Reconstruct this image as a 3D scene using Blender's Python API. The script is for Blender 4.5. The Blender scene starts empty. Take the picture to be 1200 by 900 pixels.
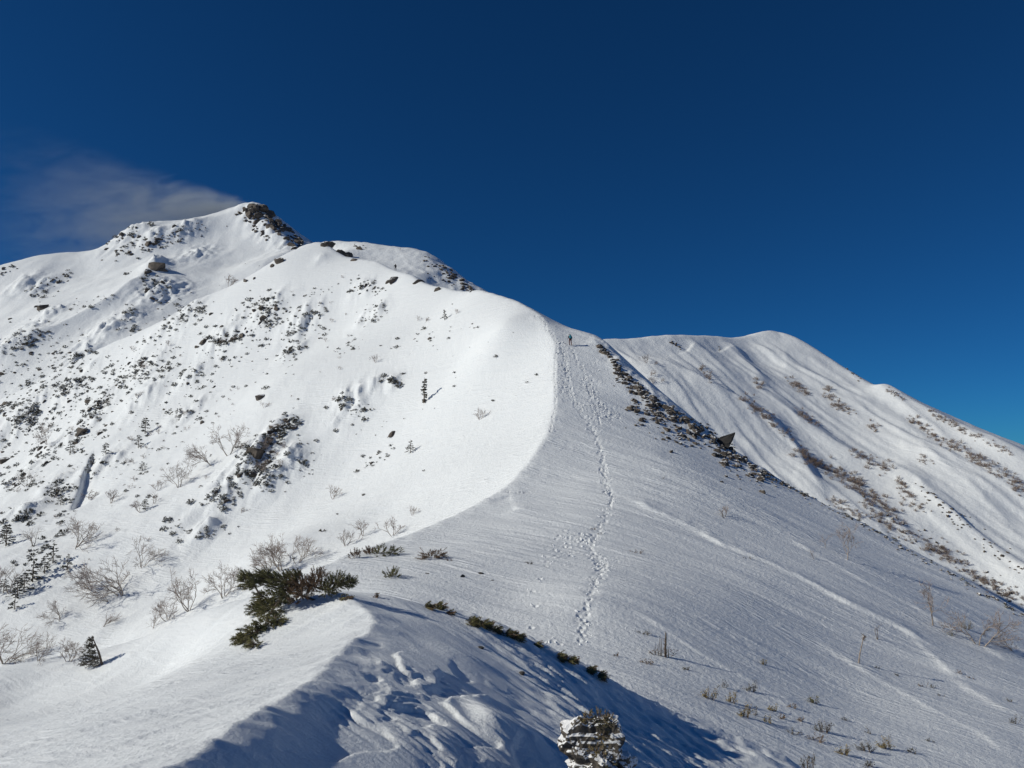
import bpy, bmesh, math, random
import numpy as np
from mathutils import Vector, Matrix, Quaternion
from mathutils.bvhtree import BVHTree

S = bpy.context.scene
C = S.collection
random.seed(7)
R_ = math.radians

# ---------------------------------------------------------------- camera
F_PX = 900.0
PITCH = R_(5.5)
cam_d = bpy.data.cameras.new("camera")
cam_d.sensor_width = 36.0
cam_d.lens = 36.0 * F_PX / 1200.0
cam_d.clip_start = 0.1
cam_d.clip_end = 60000.0
cam = bpy.data.objects.new("camera", cam_d)
C.objects.link(cam)
cam.location = (0, 0, 0)
cam.rotation_euler = (R_(90) + PITCH, 0, 0)
S.camera = cam

# ---------------------------------------------------------------- sky and sun
SUN_EL = R_(29.6)
SUN_AZ = R_(-99.0)          # compass style, clockwise from +Y: the sun stands to the left, a little behind
world = bpy.data.worlds.new("World")
S.world = world
world.use_nodes = True
wn = world.node_tree.nodes; wl = world.node_tree.links
for n in list(wn): wn.remove(n)
w_out = wn.new('ShaderNodeOutputWorld'); w_bg = wn.new('ShaderNodeBackground'); w_sky = wn.new('ShaderNodeTexSky')
w_sky.sky_type = 'NISHITA'; w_sky.sun_disc = False
w_sky.sun_elevation = SUN_EL
w_sky.sun_rotation = SUN_AZ
w_sky.altitude = 2800.0
w_sky.air_density = 0.85
w_sky.dust_density = 0.15
w_sky.ozone_density = 4.0
w_bg.inputs[1].default_value = 0.05
w_tint = wn.new('ShaderNodeMix'); w_tint.data_type = 'RGBA'; w_tint.blend_type = 'MULTIPLY'; w_tint.inputs[0].default_value = 1.0
w_tint.inputs[7].default_value = (.13, .60, .97, 1)          # the deep, polarised blue of thin winter air, the same all round
wl.new(w_sky.outputs[0], w_tint.inputs[6]); wl.new(w_tint.outputs[2], w_bg.inputs[0]); wl.new(w_bg.outputs[0], w_out.inputs[0])

sun_d = bpy.data.lights.new("sun", 'SUN')
sun_d.energy = 3.55
sun_d.angle = R_(0.5)
sun_d.color = (1.0, 0.955, 0.83)
sun = bpy.data.objects.new("sun", sun_d); C.objects.link(sun)
to_sun = Vector((math.sin(SUN_AZ) * math.cos(SUN_EL), math.cos(SUN_AZ) * math.cos(SUN_EL), math.sin(SUN_EL)))
sun.rotation_euler = to_sun.to_track_quat('Z', 'Y').to_euler()
sun.location = to_sun * 500

S.view_settings.view_transform = 'Standard'
S.view_settings.look = 'None'
S.view_settings.gamma = 1.0
S.view_settings.exposure = 0.0
S.view_settings.use_curve_mapping = False

# ---------------------------------------------------------------- small helpers
def P(px, py, Y):
    """point at ground distance Y that the photograph shows at px, py"""
    dx = (px - 600) / F_PX; dy = (450 - py) / F_PX
    yw = math.cos(PITCH) - math.sin(PITCH) * dy
    zw = math.sin(PITCH) + math.cos(PITCH) * dy
    return (Y * dx / yw, Y, Y * zw / yw)

def ray(px, py):
    x, y, z = P(px, py, 1.0)
    return Vector((x, y, z)).normalized()

def tag(o, label=None, cat=None, group=None, kind=None):
    if label: o['label'] = label
    if cat: o['category'] = cat
    if group: o['group'] = group
    if kind: o['kind'] = kind
    return o

_rs = np.random.RandomState(11)
_perm = np.concatenate([_rs.permutation(512)] * 3).astype(np.int32)
_gx = np.cos(_rs.rand(512) * 6.28318); _gy = np.sin(np.arccos(_gx)) * np.where(_rs.rand(512) > .5, 1, -1)
def perlin(x, y, seed=0):
    x = np.asarray(x, dtype=np.float64) + seed * 37.37; y = np.asarray(y, dtype=np.float64) - seed * 11.73
    xi = np.floor(x).astype(np.int64); yi = np.floor(y).astype(np.int64)
    xf = x - xi; yf = y - yi
    xi &= 511; yi &= 511
    u = xf * xf * xf * (xf * (xf * 6 - 15) + 10); v = yf * yf * yf * (yf * (yf * 6 - 15) + 10)
    def g(ix, iy, fx, fy):
        h = _perm[_perm[ix & 511] + (iy & 511)]
        return _gx[h] * fx + _gy[h] * fy
    a = g(xi, yi, xf, yf); b = g(xi + 1, yi, xf - 1, yf)
    c = g(xi, yi + 1, xf, yf - 1); d = g(xi + 1, yi + 1, xf - 1, yf - 1)
    return (a + u * (b - a)) * (1 - v) + (c + u * (d - c)) * v
def fbm(x, y, seed=0, octv=4, gain=.5):
    s = 0; amp = 1.0; f = 1.0
    for i in range(octv):
        s = s + amp * perlin(x * f, y * f, seed + i * 3); amp *= gain; f *= 2.03
    return s
def ridged(x, y, seed=0, octv=3):
    s = 0; amp = 1.0; f = 1.0
    for i in range(octv):
        s = s + amp * (1 - 2.2 * np.abs(perlin(x * f, y * f, seed + i * 5))); amp *= .5; f *= 2.1
    return s
def sstep(a, b, t):
    t = np.clip((t - a) / (b - a), 0, 1); return t * t * (3 - 2 * t)

def polydist(x, y, pts, signed=False):
    """distance in plan to a polyline, the parameter along it (0..n-1) and the side (+ right of travel)"""
    best = np.full(x.shape, 1e18); par = np.zeros(x.shape); side = np.ones(x.shape)
    for i in range(len(pts) - 1):
        ax, ay = pts[i][0], pts[i][1]; bx, by = pts[i + 1][0], pts[i + 1][1]
        dx, dy = bx - ax, by - ay; L = dx * dx + dy * dy + 1e-9
        t = np.clip(((x - ax) * dx + (y - ay) * dy) / L, 0, 1)
        qx = x - ax - t * dx; qy = y - ay - t * dy
        d2 = qx * qx + qy * qy
        m = d2 < best
        best = np.where(m, d2, best); par = np.where(m, i + t, par)
        if signed: side = np.where(m, np.where(qx * dy - qy * dx > 0, 1.0, -1.0), side)
    return np.sqrt(best), par, side

class Surf:
    """smooth height surface through control points, with creases along crest lines"""
    def __init__(s, pts, creases=(), lam=0.0):
        s.cr = creases
        p = np.array([q[:3] for q in pts], dtype=np.float64)
        s.sc = 50.0
        s.xy = p[:, :2] / s.sc
        z = p[:, 2] - s.crease(p[:, 0], p[:, 1])
        n = len(p)
        d = np.sqrt(((s.xy[:, None] - s.xy[None]) ** 2).sum(-1))
        K = np.where(d > 0, d * d * np.log(d + 1e-12), 0) + np.eye(n) * lam
        Pm = np.hstack([np.ones((n, 1)), s.xy])
        A = np.zeros((n + 3, n + 3)); A[:n, :n] = K; A[:n, n:] = Pm; A[n:, :n] = Pm.T
        s.w = np.linalg.solve(A, np.concatenate([z, np.zeros(3)]))
    def crease(s, x, y):
        t = np.zeros(np.shape(x))
        for pts, c, r, *dec in s.cr:
            d, _, _ = polydist(x, y, pts)
            t = t - c * (np.sqrt(d * d + r * r) - r) * np.exp(-(d / (dec[0] if dec else 60.0)) ** 2)
        return t
    def __call__(s, x, y):
        u = x / s.sc; v = y / s.sc
        z = s.w[-3] + s.w[-2] * u + s.w[-1] * v
        for (a, b), w in zip(s.xy, s.w):
            d2 = (u - a) ** 2 + (v - b) ** 2
            z = z + w * 0.5 * d2 * np.log(d2 + 1e-24)
        return z + s.crease(x, y)

def on_surf(srf, px, py, y0, y1, n=260):
    """where the sight line through px, py first meets a height surface"""
    Y = np.exp(np.linspace(math.log(y0), math.log(y1), n)); x1, _, z1 = P(px, py, 1.0)
    dz = Y * z1 - srf(Y * x1, Y)
    k = np.nonzero(dz < 0)[0]
    if len(k) == 0: i = int(np.argmin(dz)); return (Y[i] * x1, Y[i], Y[i] * z1)
    i = int(k[0])
    if i == 0: y = Y[0]
    else: f = dz[i - 1] / (dz[i - 1] - dz[i]); y = Y[i - 1] + f * (Y[i] - Y[i - 1])
    return (y * x1, y, y * z1)
def lumps(x, y, blobs, seed, amp):
    """rough, snow-plastered ground inside the listed patches"""
    m = np.zeros(x.shape)
    for bx, by, r in blobs:
        k = (np.abs(x - bx) < 3 * r) & (np.abs(y - by) < 3.5 * r)
        if k.any(): m[k] = np.maximum(m[k], np.exp(-((x[k] - bx) ** 2 + ((y[k] - by) * .7) ** 2) / (r * r)))
    k = m > .03; out = np.zeros(x.shape)
    if k.any():
        xx = x[k]; yy = y[k]
        out[k] = m[k] * amp * (ridged(xx / 5.5, yy / 7.5, seed, 4) * .8 + .6 * perlin(xx / 2.0, yy / 2.4, seed + 9))
    return out

def polar_sheet(name, fz, az0, az1, ncol, r0, r1, nrow, mat, dens=None, label=None):
    az = np.linspace(az0, az1, ncol)
    rr = np.exp(np.linspace(math.log(r0), math.log(r1), nrow)) if dens is None else dens
    nrow = len(rr)
    A, RR = np.meshgrid(np.radians(az), rr)
    x = (np.tan(A) * RR) if abs(az0) < 60 and abs(az1) < 60 else np.sin(A) * RR
    y = RR if abs(az0) < 60 and abs(az1) < 60 else np.cos(A) * RR
    z = fz(x, y)
    co = np.stack([x, y, z], -1).reshape(-1, 3).astype(np.float32)
    i = np.arange(nrow - 1)[:, None] * ncol + np.arange(ncol - 1)[None]
    q = np.stack([i, i + 1, i + ncol + 1, i + ncol], -1).reshape(-1, 4).astype(np.int32)
    me = bpy.data.meshes.new(name)
    me.vertices.add(len(co)); me.vertices.foreach_set('co', co.ravel())
    me.loops.add(q.size); me.loops.foreach_set('vertex_index', q.ravel())
    me.polygons.add(len(q))
    me.polygons.foreach_set('loop_start', np.arange(0, q.size, 4, dtype=np.int32))
    me.polygons.foreach_set('use_smooth', np.ones(len(q), dtype=bool))
    me.update(calc_edges=True)
    me.materials.append(mat)
    o = bpy.data.objects.new(name, me); C.objects.link(o)
    tag(o, label, kind='structure')
    return o

# ---------------------------------------------------------------- materials
def new_mat(name):
    m = bpy.data.materials.new(name); m.use_nodes = True
    nt = m.node_tree
    return m, nt, nt.nodes['Principled BSDF']
def nd(nt, t, **kw):
    n = nt.nodes.new(t)
    for k, v in kw.items(): setattr(n, k, v)
    return n

def snow_mat(name, angle, stretch, scale, bump, dist=0.05, grain=0.5, tint=(.84, .87, .90), streak=.3, gs=7, gd=.34, sd=.5):
    m, nt, b = new_mat(name)
    L = nt.links.new
    geo = nd(nt, 'ShaderNodeNewGeometry')
    mp = nd(nt, 'ShaderNodeMapping', vector_type='TEXTURE')
    mp.inputs['Rotation'].default_value = (0, 0, angle)
    mp.inputs['Scale'].default_value = (stretch, 1, 1)
    L(geo.outputs['Position'], mp.inputs[0])
    n1 = nd(nt, 'ShaderNodeTexNoise'); n1.inputs['Scale'].default_value = scale; n1.inputs['Detail'].default_value = 6; n1.inputs['Roughness'].default_value = .62
    n1.inputs['Distortion'].default_value = .5
    L(mp.outputs[0], n1.inputs['Vector'])
    n2 = nd(nt, 'ShaderNodeTexNoise'); n2.inputs['Scale'].default_value = scale * gs; n2.inputs['Detail'].default_value = 5; n2.inputs['Roughness'].default_value = .7
    L(geo.outputs['Position'], n2.inputs['Vector'])
    n3 = nd(nt, 'ShaderNodeTexNoise'); n3.inputs['Scale'].default_value = scale * .12; n3.inputs['Detail'].default_value = 3
    L(geo.outputs['Position'], n3.inputs['Vector'])
    r3 = nd(nt, 'ShaderNodeMapRange'); r3.inputs[1].default_value = .38; r3.inputs[2].default_value = .62; r3.inputs[3].default_value = .25; r3.inputs[4].default_value = 1.0
    L(n3.outputs[0], r3.inputs[0])
    mu = nd(nt, 'ShaderNodeMath', operation='MULTIPLY'); L(r3.outputs[0], mu.inputs[0]); mu.inputs[1].default_value = bump
    b1 = nd(nt, 'ShaderNodeBump'); b1.inputs['Distance'].default_value = dist
    L(mu.outputs[0], b1.inputs['Strength']); L(n1.outputs[0], b1.inputs['Height'])
    b2 = nd(nt, 'ShaderNodeBump'); b2.inputs['Distance'].default_value = dist * gd; b2.inputs['Strength'].default_value = grain
    L(n2.outputs[0], b2.inputs['Height']); L(b1.outputs[0], b2.inputs['Normal'])
    n4 = nd(nt, 'ShaderNodeTexNoise', noise_type='RIDGED_MULTIFRACTAL'); n4.inputs['Scale'].default_value = scale * 2.2; n4.inputs['Detail'].default_value = 5; n4.inputs['Roughness'].default_value = .6; n4.inputs['Distortion'].default_value = .3
    mp4 = nd(nt, 'ShaderNodeMapping', vector_type='TEXTURE'); mp4.inputs['Rotation'].default_value = (0, 0, angle); mp4.inputs['Scale'].default_value = (stretch * 1.5, 1, 1)
    L(geo.outputs['Position'], mp4.inputs[0]); L(mp4.outputs[0], n4.inputs['Vector'])
    b3 = nd(nt, 'ShaderNodeBump'); b3.inputs['Distance'].default_value = dist * sd; b3.inputs['Strength'].default_value = streak
    r5 = nd(nt, 'ShaderNodeMapRange'); r5.inputs[1].default_value = .40; r5.inputs[2].default_value = .62; r5.inputs[3].default_value = streak * .06; r5.inputs[4].default_value = streak
    n5 = nd(nt, 'ShaderNodeTexNoise'); n5.inputs['Scale'].default_value = scale * .17; n5.inputs['Detail'].default_value = 4; L(mp.outputs[0], n5.inputs['Vector'])
    L(n5.outputs[0], r5.inputs[0]); L(r5.outputs[0], b3.inputs['Strength'])
    L(n4.outputs[0], b3.inputs['Height']); L(b2.outputs[0], b3.inputs['Normal']); L(b3.outputs[0], b.inputs['Normal'])
    cr = nd(nt, 'ShaderNodeValToRGB')
    cr.color_ramp.elements[0].position = .3; cr.color_ramp.elements[0].color = (tint[0] * .955, tint[1] * .965, tint[2] * .975, 1)
    cr.color_ramp.elements[1].position = .7; cr.color_ramp.elements[1].color = (*tint, 1)
    L(n1.outputs[0], cr.inputs[0]); L(cr.outputs[0], b.inputs['Base Color'])
    b.inputs['Roughness'].default_value = .55
    b.inputs['Specular IOR Level'].default_value = .25
    return m

M_snow_near = snow_mat('snow_crust_near', R_(-35), 3.5, 2.4, .6, .05, .7, streak=.6, gs=6, gd=.7, sd=.9)
M_snow_ridge = snow_mat('snow_crust_ridge', R_(-32), 5.0, 1.1, .8, .14, .8, streak=.85, gs=3.4, gd=.8, sd=1.0)
M_snow_far = snow_mat('snow_far', R_(-65), 4.0, .25, .5, .4, .7, streak=.35, gs=4, gd=.6, sd=.8)
M_snow_left = snow_mat('snow_left', R_(200), 2.0, .18, .5, .5, .8, streak=.3, gs=5, gd=.6, sd=.6)

# ---------------------------------------------------------------- terrain
# crest of the main ridge, from the saddle to the dome and on to the spur top
K = [P(*q) for q in [(385, 660, 46), (430, 643, 51), (480, 625, 57), (560, 590, 66), (600, 565, 72), (625, 535, 78), (640, 512, 83), (650, 480, 91),
                     (652, 440, 101), (650, 402, 111), (640, 380, 118), (630, 367, 124), (600, 351, 135), (560, 340, 150), (520, 337, 165), (480, 322, 182), (440, 306, 203), (403, 300, 218), (370, 284, 232)]]
Kline = [(-13.5, 24, -6)] + K
SP = [P(*q) for q in [(370, 284, 232), (330, 300, 228), (290, 325, 226), (240, 350, 230), (200, 376, 234), (140, 405, 240), (60, 445, 244), (0, 475, 248), (-100, 520, 250)]]
main_pts = K + SP[1:] + [P(*q) for q in [
    # sunny left face
    (600, 510, 91), (560, 545, 86), (500, 562, 92), (450, 600, 89), (330, 640, 86), (200, 700, 92), (100, 740, 88), (20, 780, 84), (-120, 780, 90),
    (0, 600, 150), (100, 600, 132), (240, 520, 142), (400, 450, 137), (310, 455, 152), (400, 380, 178), (540, 420, 124), (600, 420, 113),
    (500, 460, 121), (300, 540, 122), (240, 420, 192), (100, 480, 200), (0, 540, 200), (330, 350, 200), (500, 380, 150), (460, 350, 175), (-120, 640, 160),
    (590, 380, 121), (560, 380, 131), (400, 560, 112),
    # windward right face
    (700, 396, 117), (690, 450, 100), (700, 500, 88), (710, 560, 73), (705, 600, 63), (680, 650, 51), (690, 700, 39), (690, 745, 34),
    (725, 424, 109), (760, 452, 102.5), (850, 522, 95), (905, 557, 91), (950, 582, 87.5), (1000, 605, 83), (1100, 660, 75), (1200, 718, 67.5), (1330, 790, 62),
    (600, 700, 40), (600, 740, 34), (500, 700, 38), (520, 650, 48), (600, 640, 52),
    (800, 560, 76), (850, 620, 64), (850, 700, 46), (850, 800, 31.5), (1000, 680, 59), (1000, 750, 46.5), (1000, 820, 36), (1000, 885, 27),
    (1100, 750, 52), (1100, 850, 34), (1200, 800, 46), (1200, 900, 30.5), (1350, 900, 35),
    (750, 800, 28), (850, 862, 24.7), (950, 895, 24.4)]] + [
    # hidden ground behind the crests
    (22, 145, 10), (40, 130, -8), (55, 115, -17), (70, 100, -26), (40, 170, -8), (10, 200, 10), (80, 150, -40), (120, 100, -50), (-20, 250, 40), (30, 300, 10),
    (-60, 270, 40), (-110, 270, 18), (-170, 280, -5), (-60, 330, 30), (-230, 250, -20),
    (0, 12, -7.6), (-14, 14, -10), (-18, 27, -13), (-30, 48, -19), (-22, 65, -15), (10, 12, -8.4), (20, 14, -11.5), (-60, 40, -32), (-90, 70, -32), (40, 20, -20)]
SIL = [P(*q) for q in [(700, 396, 117), (725, 424, 109), (760, 452, 102.5), (850, 522, 95), (905, 557, 91), (950, 582, 87.5), (1000, 605, 83), (1100, 660, 75), (1200, 718, 67.5), (1330, 790, 62)]]
main_creases = [(SIL, .22, .8), (Kline, .42, .35), (SP, .35, 4.0)]
main_s = Surf(main_pts, main_creases)

DRIFT = [  # wind-drift crests on the right face: polyline, height, width
    ([(722, 578, 70), (760, 595, 69), (810, 616, 66), (850, 640, 62), (900, 660, 60), (950, 685, 57), (995, 712, 54), (1050, 737, 53), (1112, 767, 50)], .42, .8),
    ([(907, 617, 82), (970, 655, 75), (1025, 687, 70), (1070, 710, 67), (1150, 755, 60), (1200, 785, 56)], .26, 1.0),
    ([(1050, 727, 57), (1090, 765, 50), (1140, 810, 43), (1200, 840, 40)], .22, .9),
    ([(940, 740, 43), (1012, 785, 38), (1075, 822, 34), (1150, 862, 30), (1200, 900, 27)], .16, .7),
    ([(560, 590, 66), (600, 580, 66), (608, 600, 63), (590, 605, 62)], .25, .9),
    ([(735, 712, 40), (775, 735, 36), (824, 767, 31), (878, 797, 28), (915, 815, 26), (950, 838, 24)], .14, .35),
    ([(890, 812, 26.5), (913, 820, 26), (937, 836, 24.5)], .14, .3),
]
TRACKS = [
    ([(680, 748, 30), (684, 733, 32), (682, 722, 34), (692, 713, 36), (690, 700, 39), (700, 680, 43)], 1.0, .45),
    ([(625, 735, 32), (632, 718, 35), (622, 705, 38), (625, 690, 41), (640, 665, 47), (665, 640, 53)], .25, .4),
    ([(700, 680, 43), (705, 660, 48), (690, 640, 53), (705, 615, 60), (712, 600, 63), (717, 580, 68), (708, 557, 74), (704, 530, 81), (695, 505, 87), (682, 485, 91), (668, 462, 97), (663, 430, 104), (660, 410, 109), (653, 400, 111.5), (643, 384, 117), (628, 369, 123)], 1.0, .8),
    ([(718, 492, 89), (706, 476, 93), (693, 458, 98), (685, 442, 101), (676, 423, 106), (669, 407, 109)], 1.0, .9),
    ([(645, 505, 85), (651, 475, 92), (650, 432, 103), (653, 407, 110)], .9, .25),
]
DRIFTW = [([on_surf(main_s, q[0], q[1], 19, 130) for q in pl], hh, w) for pl, hh, w in DRIFT]
def walk(pts, gap, jit):
    """step positions along a track in plan"""
    out = []; carry = 0
    for a, b in zip(pts[:-1], pts[1:]):
        a = Vector(a[:2]); b = Vector(b[:2]); L = (b - a).length; n = (b - a).normalized(); t = carry; s = Vector((n.y, -n.x))
        while t < L:
            out.append(a + n * t + s * (jit * (random.gauss(0, .6)))); t += gap * random.uniform(.6, 1.4)
        carry = t - L
    return out
STEPS = []
for pl, dn, jw in TRACKS:
    STEPS += [(p.x, p.y, 1.0) for p in walk([on_surf(main_s, q[0], q[1], 19, 140) for q in pl], .62 / dn, jw * .4)]
for (cx, cy, rx, ry, n) in [(680, 632, 20, 8, 40), (705, 668, 12, 12, 26), (702, 484, 16, 14, 90), (662, 430, 7, 34, 80), (690, 455, 9, 24, 60), (708, 560, 4, 30, 30), (625, 752, 36, 7, 10), (660, 650, 30, 12, 14)]:
    for i in range(n):
        q = on_surf(main_s, cx + random.gauss(0, .6) * rx, cy + random.gauss(0, .6) * ry, 19, 140); STEPS.append((q[0], q[1], random.uniform(.3, .8)))
STEPS = np.array(STEPS)

PATCH = [(312, 367, 20), (355, 377, 20), (262, 397, 22), (343, 412, 12), (428, 336, 14), (436, 370, 16), (325, 508, 18), (300, 540, 24), (268, 578, 22), (320, 565, 16), (413, 470, 22), (435, 458, 14),
         (225, 445, 16), (217, 487, 18), (190, 390, 16), (218, 372, 20), (180, 430, 20), (340, 545, 16), (460, 448, 8), (25, 560, 26), (28, 606, 18), (65, 572, 14), (95, 510, 20), (115, 475, 22), (25, 490, 30), (60, 530, 22), (155, 437, 18), (240, 625, 12), (120, 545, 24), (170, 470, 24), (85, 455, 22), (380, 300, 10)]
BLOB_MAIN = []
for px, py, rp in PATCH:
    q = on_surf(main_s, px, py, 60, 262); BLOB_MAIN.append((q[0], q[1], rp * q[1] / F_PX * 1.1))
SCOOP = [on_surf(main_s, px, py, 60, 262) for px, py in [(112, 532), (106, 548), (100, 566), (92, 585), (86, 602)]]
BLOB_BAND = []
for px, py in [(708, 408), (722, 424), (738, 440), (752, 452), (768, 466), (785, 478), (800, 490), (818, 502), (840, 520), (862, 534), (885, 548)]:
    q = on_surf(main_s, px, py, 60, 140); BLOB_BAND.append((q[0], q[1], 2.2))
GROOVE = [on_surf(main_s, q[0], q[1], 19, 140) for q in TRACKS[0][0] + TRACKS[2][0][1:]]
def side_of_crest(x, y):
    d, par, sd = polydist(x, y, Kline, True)
    return d * sd, par
def main_h(x, y):
    z = main_s(x, y)
    s, par = side_of_crest(x, y)            # + right (windward), - left (sunny)
    onR = sstep(.5, 6, s) * sstep(175, 120, y)
    onL = sstep(.5, 10, -s)
    # sastrugi on the right face, drawn out along the wind
    ca, sa = math.cos(R_(-30)), math.sin(R_(-30))
    u = x * ca + y * sa; v = -x * sa + y * ca
    amp = np.clip(y / 60, .35, 1.1)
    z = z + onR * amp * (.14 * fbm(u / 14, v / 2.6, 1, 4) + .075 * ridged(u / 7, v / 1.1, 7, 3) * sstep(-.2, .3, perlin(x / 11, y / 11, 3)))
    z = z + onR * .6 * perlin(x / 22, y / 22, 5)
    for pl, hh, w in DRIFTW:
        d, t, sd = polydist(x, y, pl, True)
        n = len(pl) - 1
        fade = sstep(0, .8, t) * sstep(n, n - .8, t)
        dd = d * sd
        prof = np.where(dd < 0, np.exp(-np.abs(dd / (w * 2.0)) ** 1.5), np.exp(-(dd / (w * .42)) ** 2))
        z = z + hh * .55 * fade * prof * np.clip(.75 + .9 * fbm(x / 3.5, y / 3.5, 161, 3), .15, 1.5)
    # the sunny face: gullies and humps, rougher further left and low
    rough = sstep(8, 60, -s)
    z = z + onL * (1.8 * fbm(x / 40, y / 40, 21, 2) * rough + .12 * fbm(x / 6, y / 6, 25, 4) * (.3 + rough) + .35 * rough * ridged((x * .8 + y * .6) / 16, (-x * .6 + y * .8) / 16, 31, 3))
    z = z + onL * .05 * fbm((x + y) / 1.6, (x - y) / .7, 35, 3)
    z = z + onL * lumps(x, y, BLOB_MAIN, 201, 1.5)
    z = z + lumps(x, y, BLOB_BAND, 207, .5)
    # crest edge nibbled by the wind
    d, t, sd = polydist(x, y, SCOOP, True)
    z = z - 1.5 * np.where(sd < 0, np.exp(-(d / 2.6) ** 1.5), np.exp(-(d / .5) ** 2)) * sstep(0, .6, t) * sstep(len(SCOOP) - 1, len(SCOOP) - 1.6, t)
    z = z + .12 * fbm(x / 2.2, y / 2.2, 41, 3) * np.exp(-(s / 1.8) ** 2)
    # trodden groove and footprints
    d, t, sd = polydist(x, y, GROOVE)
    z = z - .07 * np.exp(-(d / .32) ** 2) * (y < 125) * (y > 30) * np.clip(.5 + 1.4 * fbm(x / 1.3, y / 1.8, 171, 3), 0, 1.3)
    zz = z.copy()
    sel = (np.abs(s) < 26) & (y < 128) & (y > 24) & (np.abs(x) < 22)
    idx = np.nonzero(sel.ravel())[0]
    xs = x.ravel()[idx]; ys = y.ravel()[idx]; add = np.zeros(len(idx))
    order = np.argsort(ys); ysr = ys[order]
    for (fx, fy, fk) in STEPS:
        a = np.searchsorted(ysr, fy - .8); b = np.searchsorted(ysr, fy + .8)
        k = order[a:b]
        dd = (xs[k] - fx) ** 2 + ((ys[k] - fy) * .8) ** 2
        r = .055 + fy * .0010
        add[k] += fk * (-.07 * np.exp(-dd / r ** 2) * (1 + fy / 120) + .03 * np.exp(-(np.sqrt(dd) - r * 1.8) ** 2 / (r * .5) ** 2))
    zf = zz.ravel(); zf[idx] += np.clip(add, -.5, .22)
    return zf.reshape(z.shape)

# near mound under the camera
NK = [P(*q) for q in [(-60, 1100, 3.6), (60, 985, 4.6), (200, 900, 6), (262, 862, 7.2), (335, 818, 9), (375, 793, 10.5), (402, 762, 12.8), (440, 728, 16), (423, 711, 17.6), (395, 697, 19)]]
def near_plane(x, y):
    c = -1.8 - .1 * y
    return c - .33 * min(x + 2.7, 1.9) - .60 * min(max(x + .8, 0), 4.2) - .40 * max(x - 3.4, 0)
def left_plane(x, y):
    return -1.8 - .1 * y + .27 * max(x + 2.7, -3) + .23 * min(x + 5.7, 0)
NLF = [(x, y, left_plane(x, y)) for x, y in [(-4, 5), (-6, 6), (-4, 8), (-6, 9), (-9, 9), (-4.2, 12), (-6.5, 12), (-9.5, 12), (-4.4, 15.5), (-7, 16), (-11, 16), (-8.5, 19.5), (-12.5, 20)]]
NR = [(x, y, near_plane(x, y)) for x, y in [(3.6, 7), (3.6, 10), (3.6, 13), (5.5, 10), (5.5, 14), (8, 20), (8.5, 23), (4, 17), (6, 17.5), (4, 20), (6, 21), (8, 16), (-2.1, 6.5), (-1.2, 6.5), (0, 6.8), (1, 7), (-2, 9), (-1.2, 9.5), (0, 9.5), (1.2, 9.5), (-1.9, 12.5), (-1, 12.5), (0, 12.5), (1.2, 12.5), (2.2, 12.5), (-2, 16), (-1, 16), (0, 16), (1.2, 16), (2.4, 16), (-2.6, 19), (-1, 19), (.3, 19), (-2.1, 4), (-1, 4)]]
near_pts = NK[1:] + [P(*q) for q in [
    (330, 700, 20), (250, 717, 21), (200, 731, 22), (100, 765, 23), (0, 797, 23.5), (-120, 835, 22)]] + [P(*q) for q in [
    (470, 704, 20.2), (500, 710, 21.0), (560, 731, 21.0), (600, 747, 22.3), (640, 765, 23.0), (700, 795, 23.8), (728, 812, 23)]] + NR + NLF + [
    (0, 0, -1.62), (-1.2, 2, -1.75), (-.5, 3.4, -2.0), (1.4, 2, -3.0), (-2.6, 3, -2.1), (2.5, 5, -4.6), (5, 3, -6.0), (9, 8, -9.2),
    (-4.5, 24, -5.4), (-7, 26, -6.6), (-11, 28, -9), (-16, 28, -12), (-2, 25, -6.2), (0, 26, -7.8), (3, 27, -9.2), (7, 28, -10.6), (-16, 34, -15), (0, 30, -11), (-8, 33, -11), (11, 16, -11.4), (10, 25, -13), (-20, 14, -8), (-20, 24, -11),
    (0, -4, -2.2), (6, -4, -6), (-8, -4, -4.5)]
near_s = Surf(near_pts, [(NK, .35, .02)])
CORN = [P(*q) for q in [(545, 826, 11.2), (600, 832, 11.4), (640, 838, 11.6), (668, 852, 11.6)]]
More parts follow.
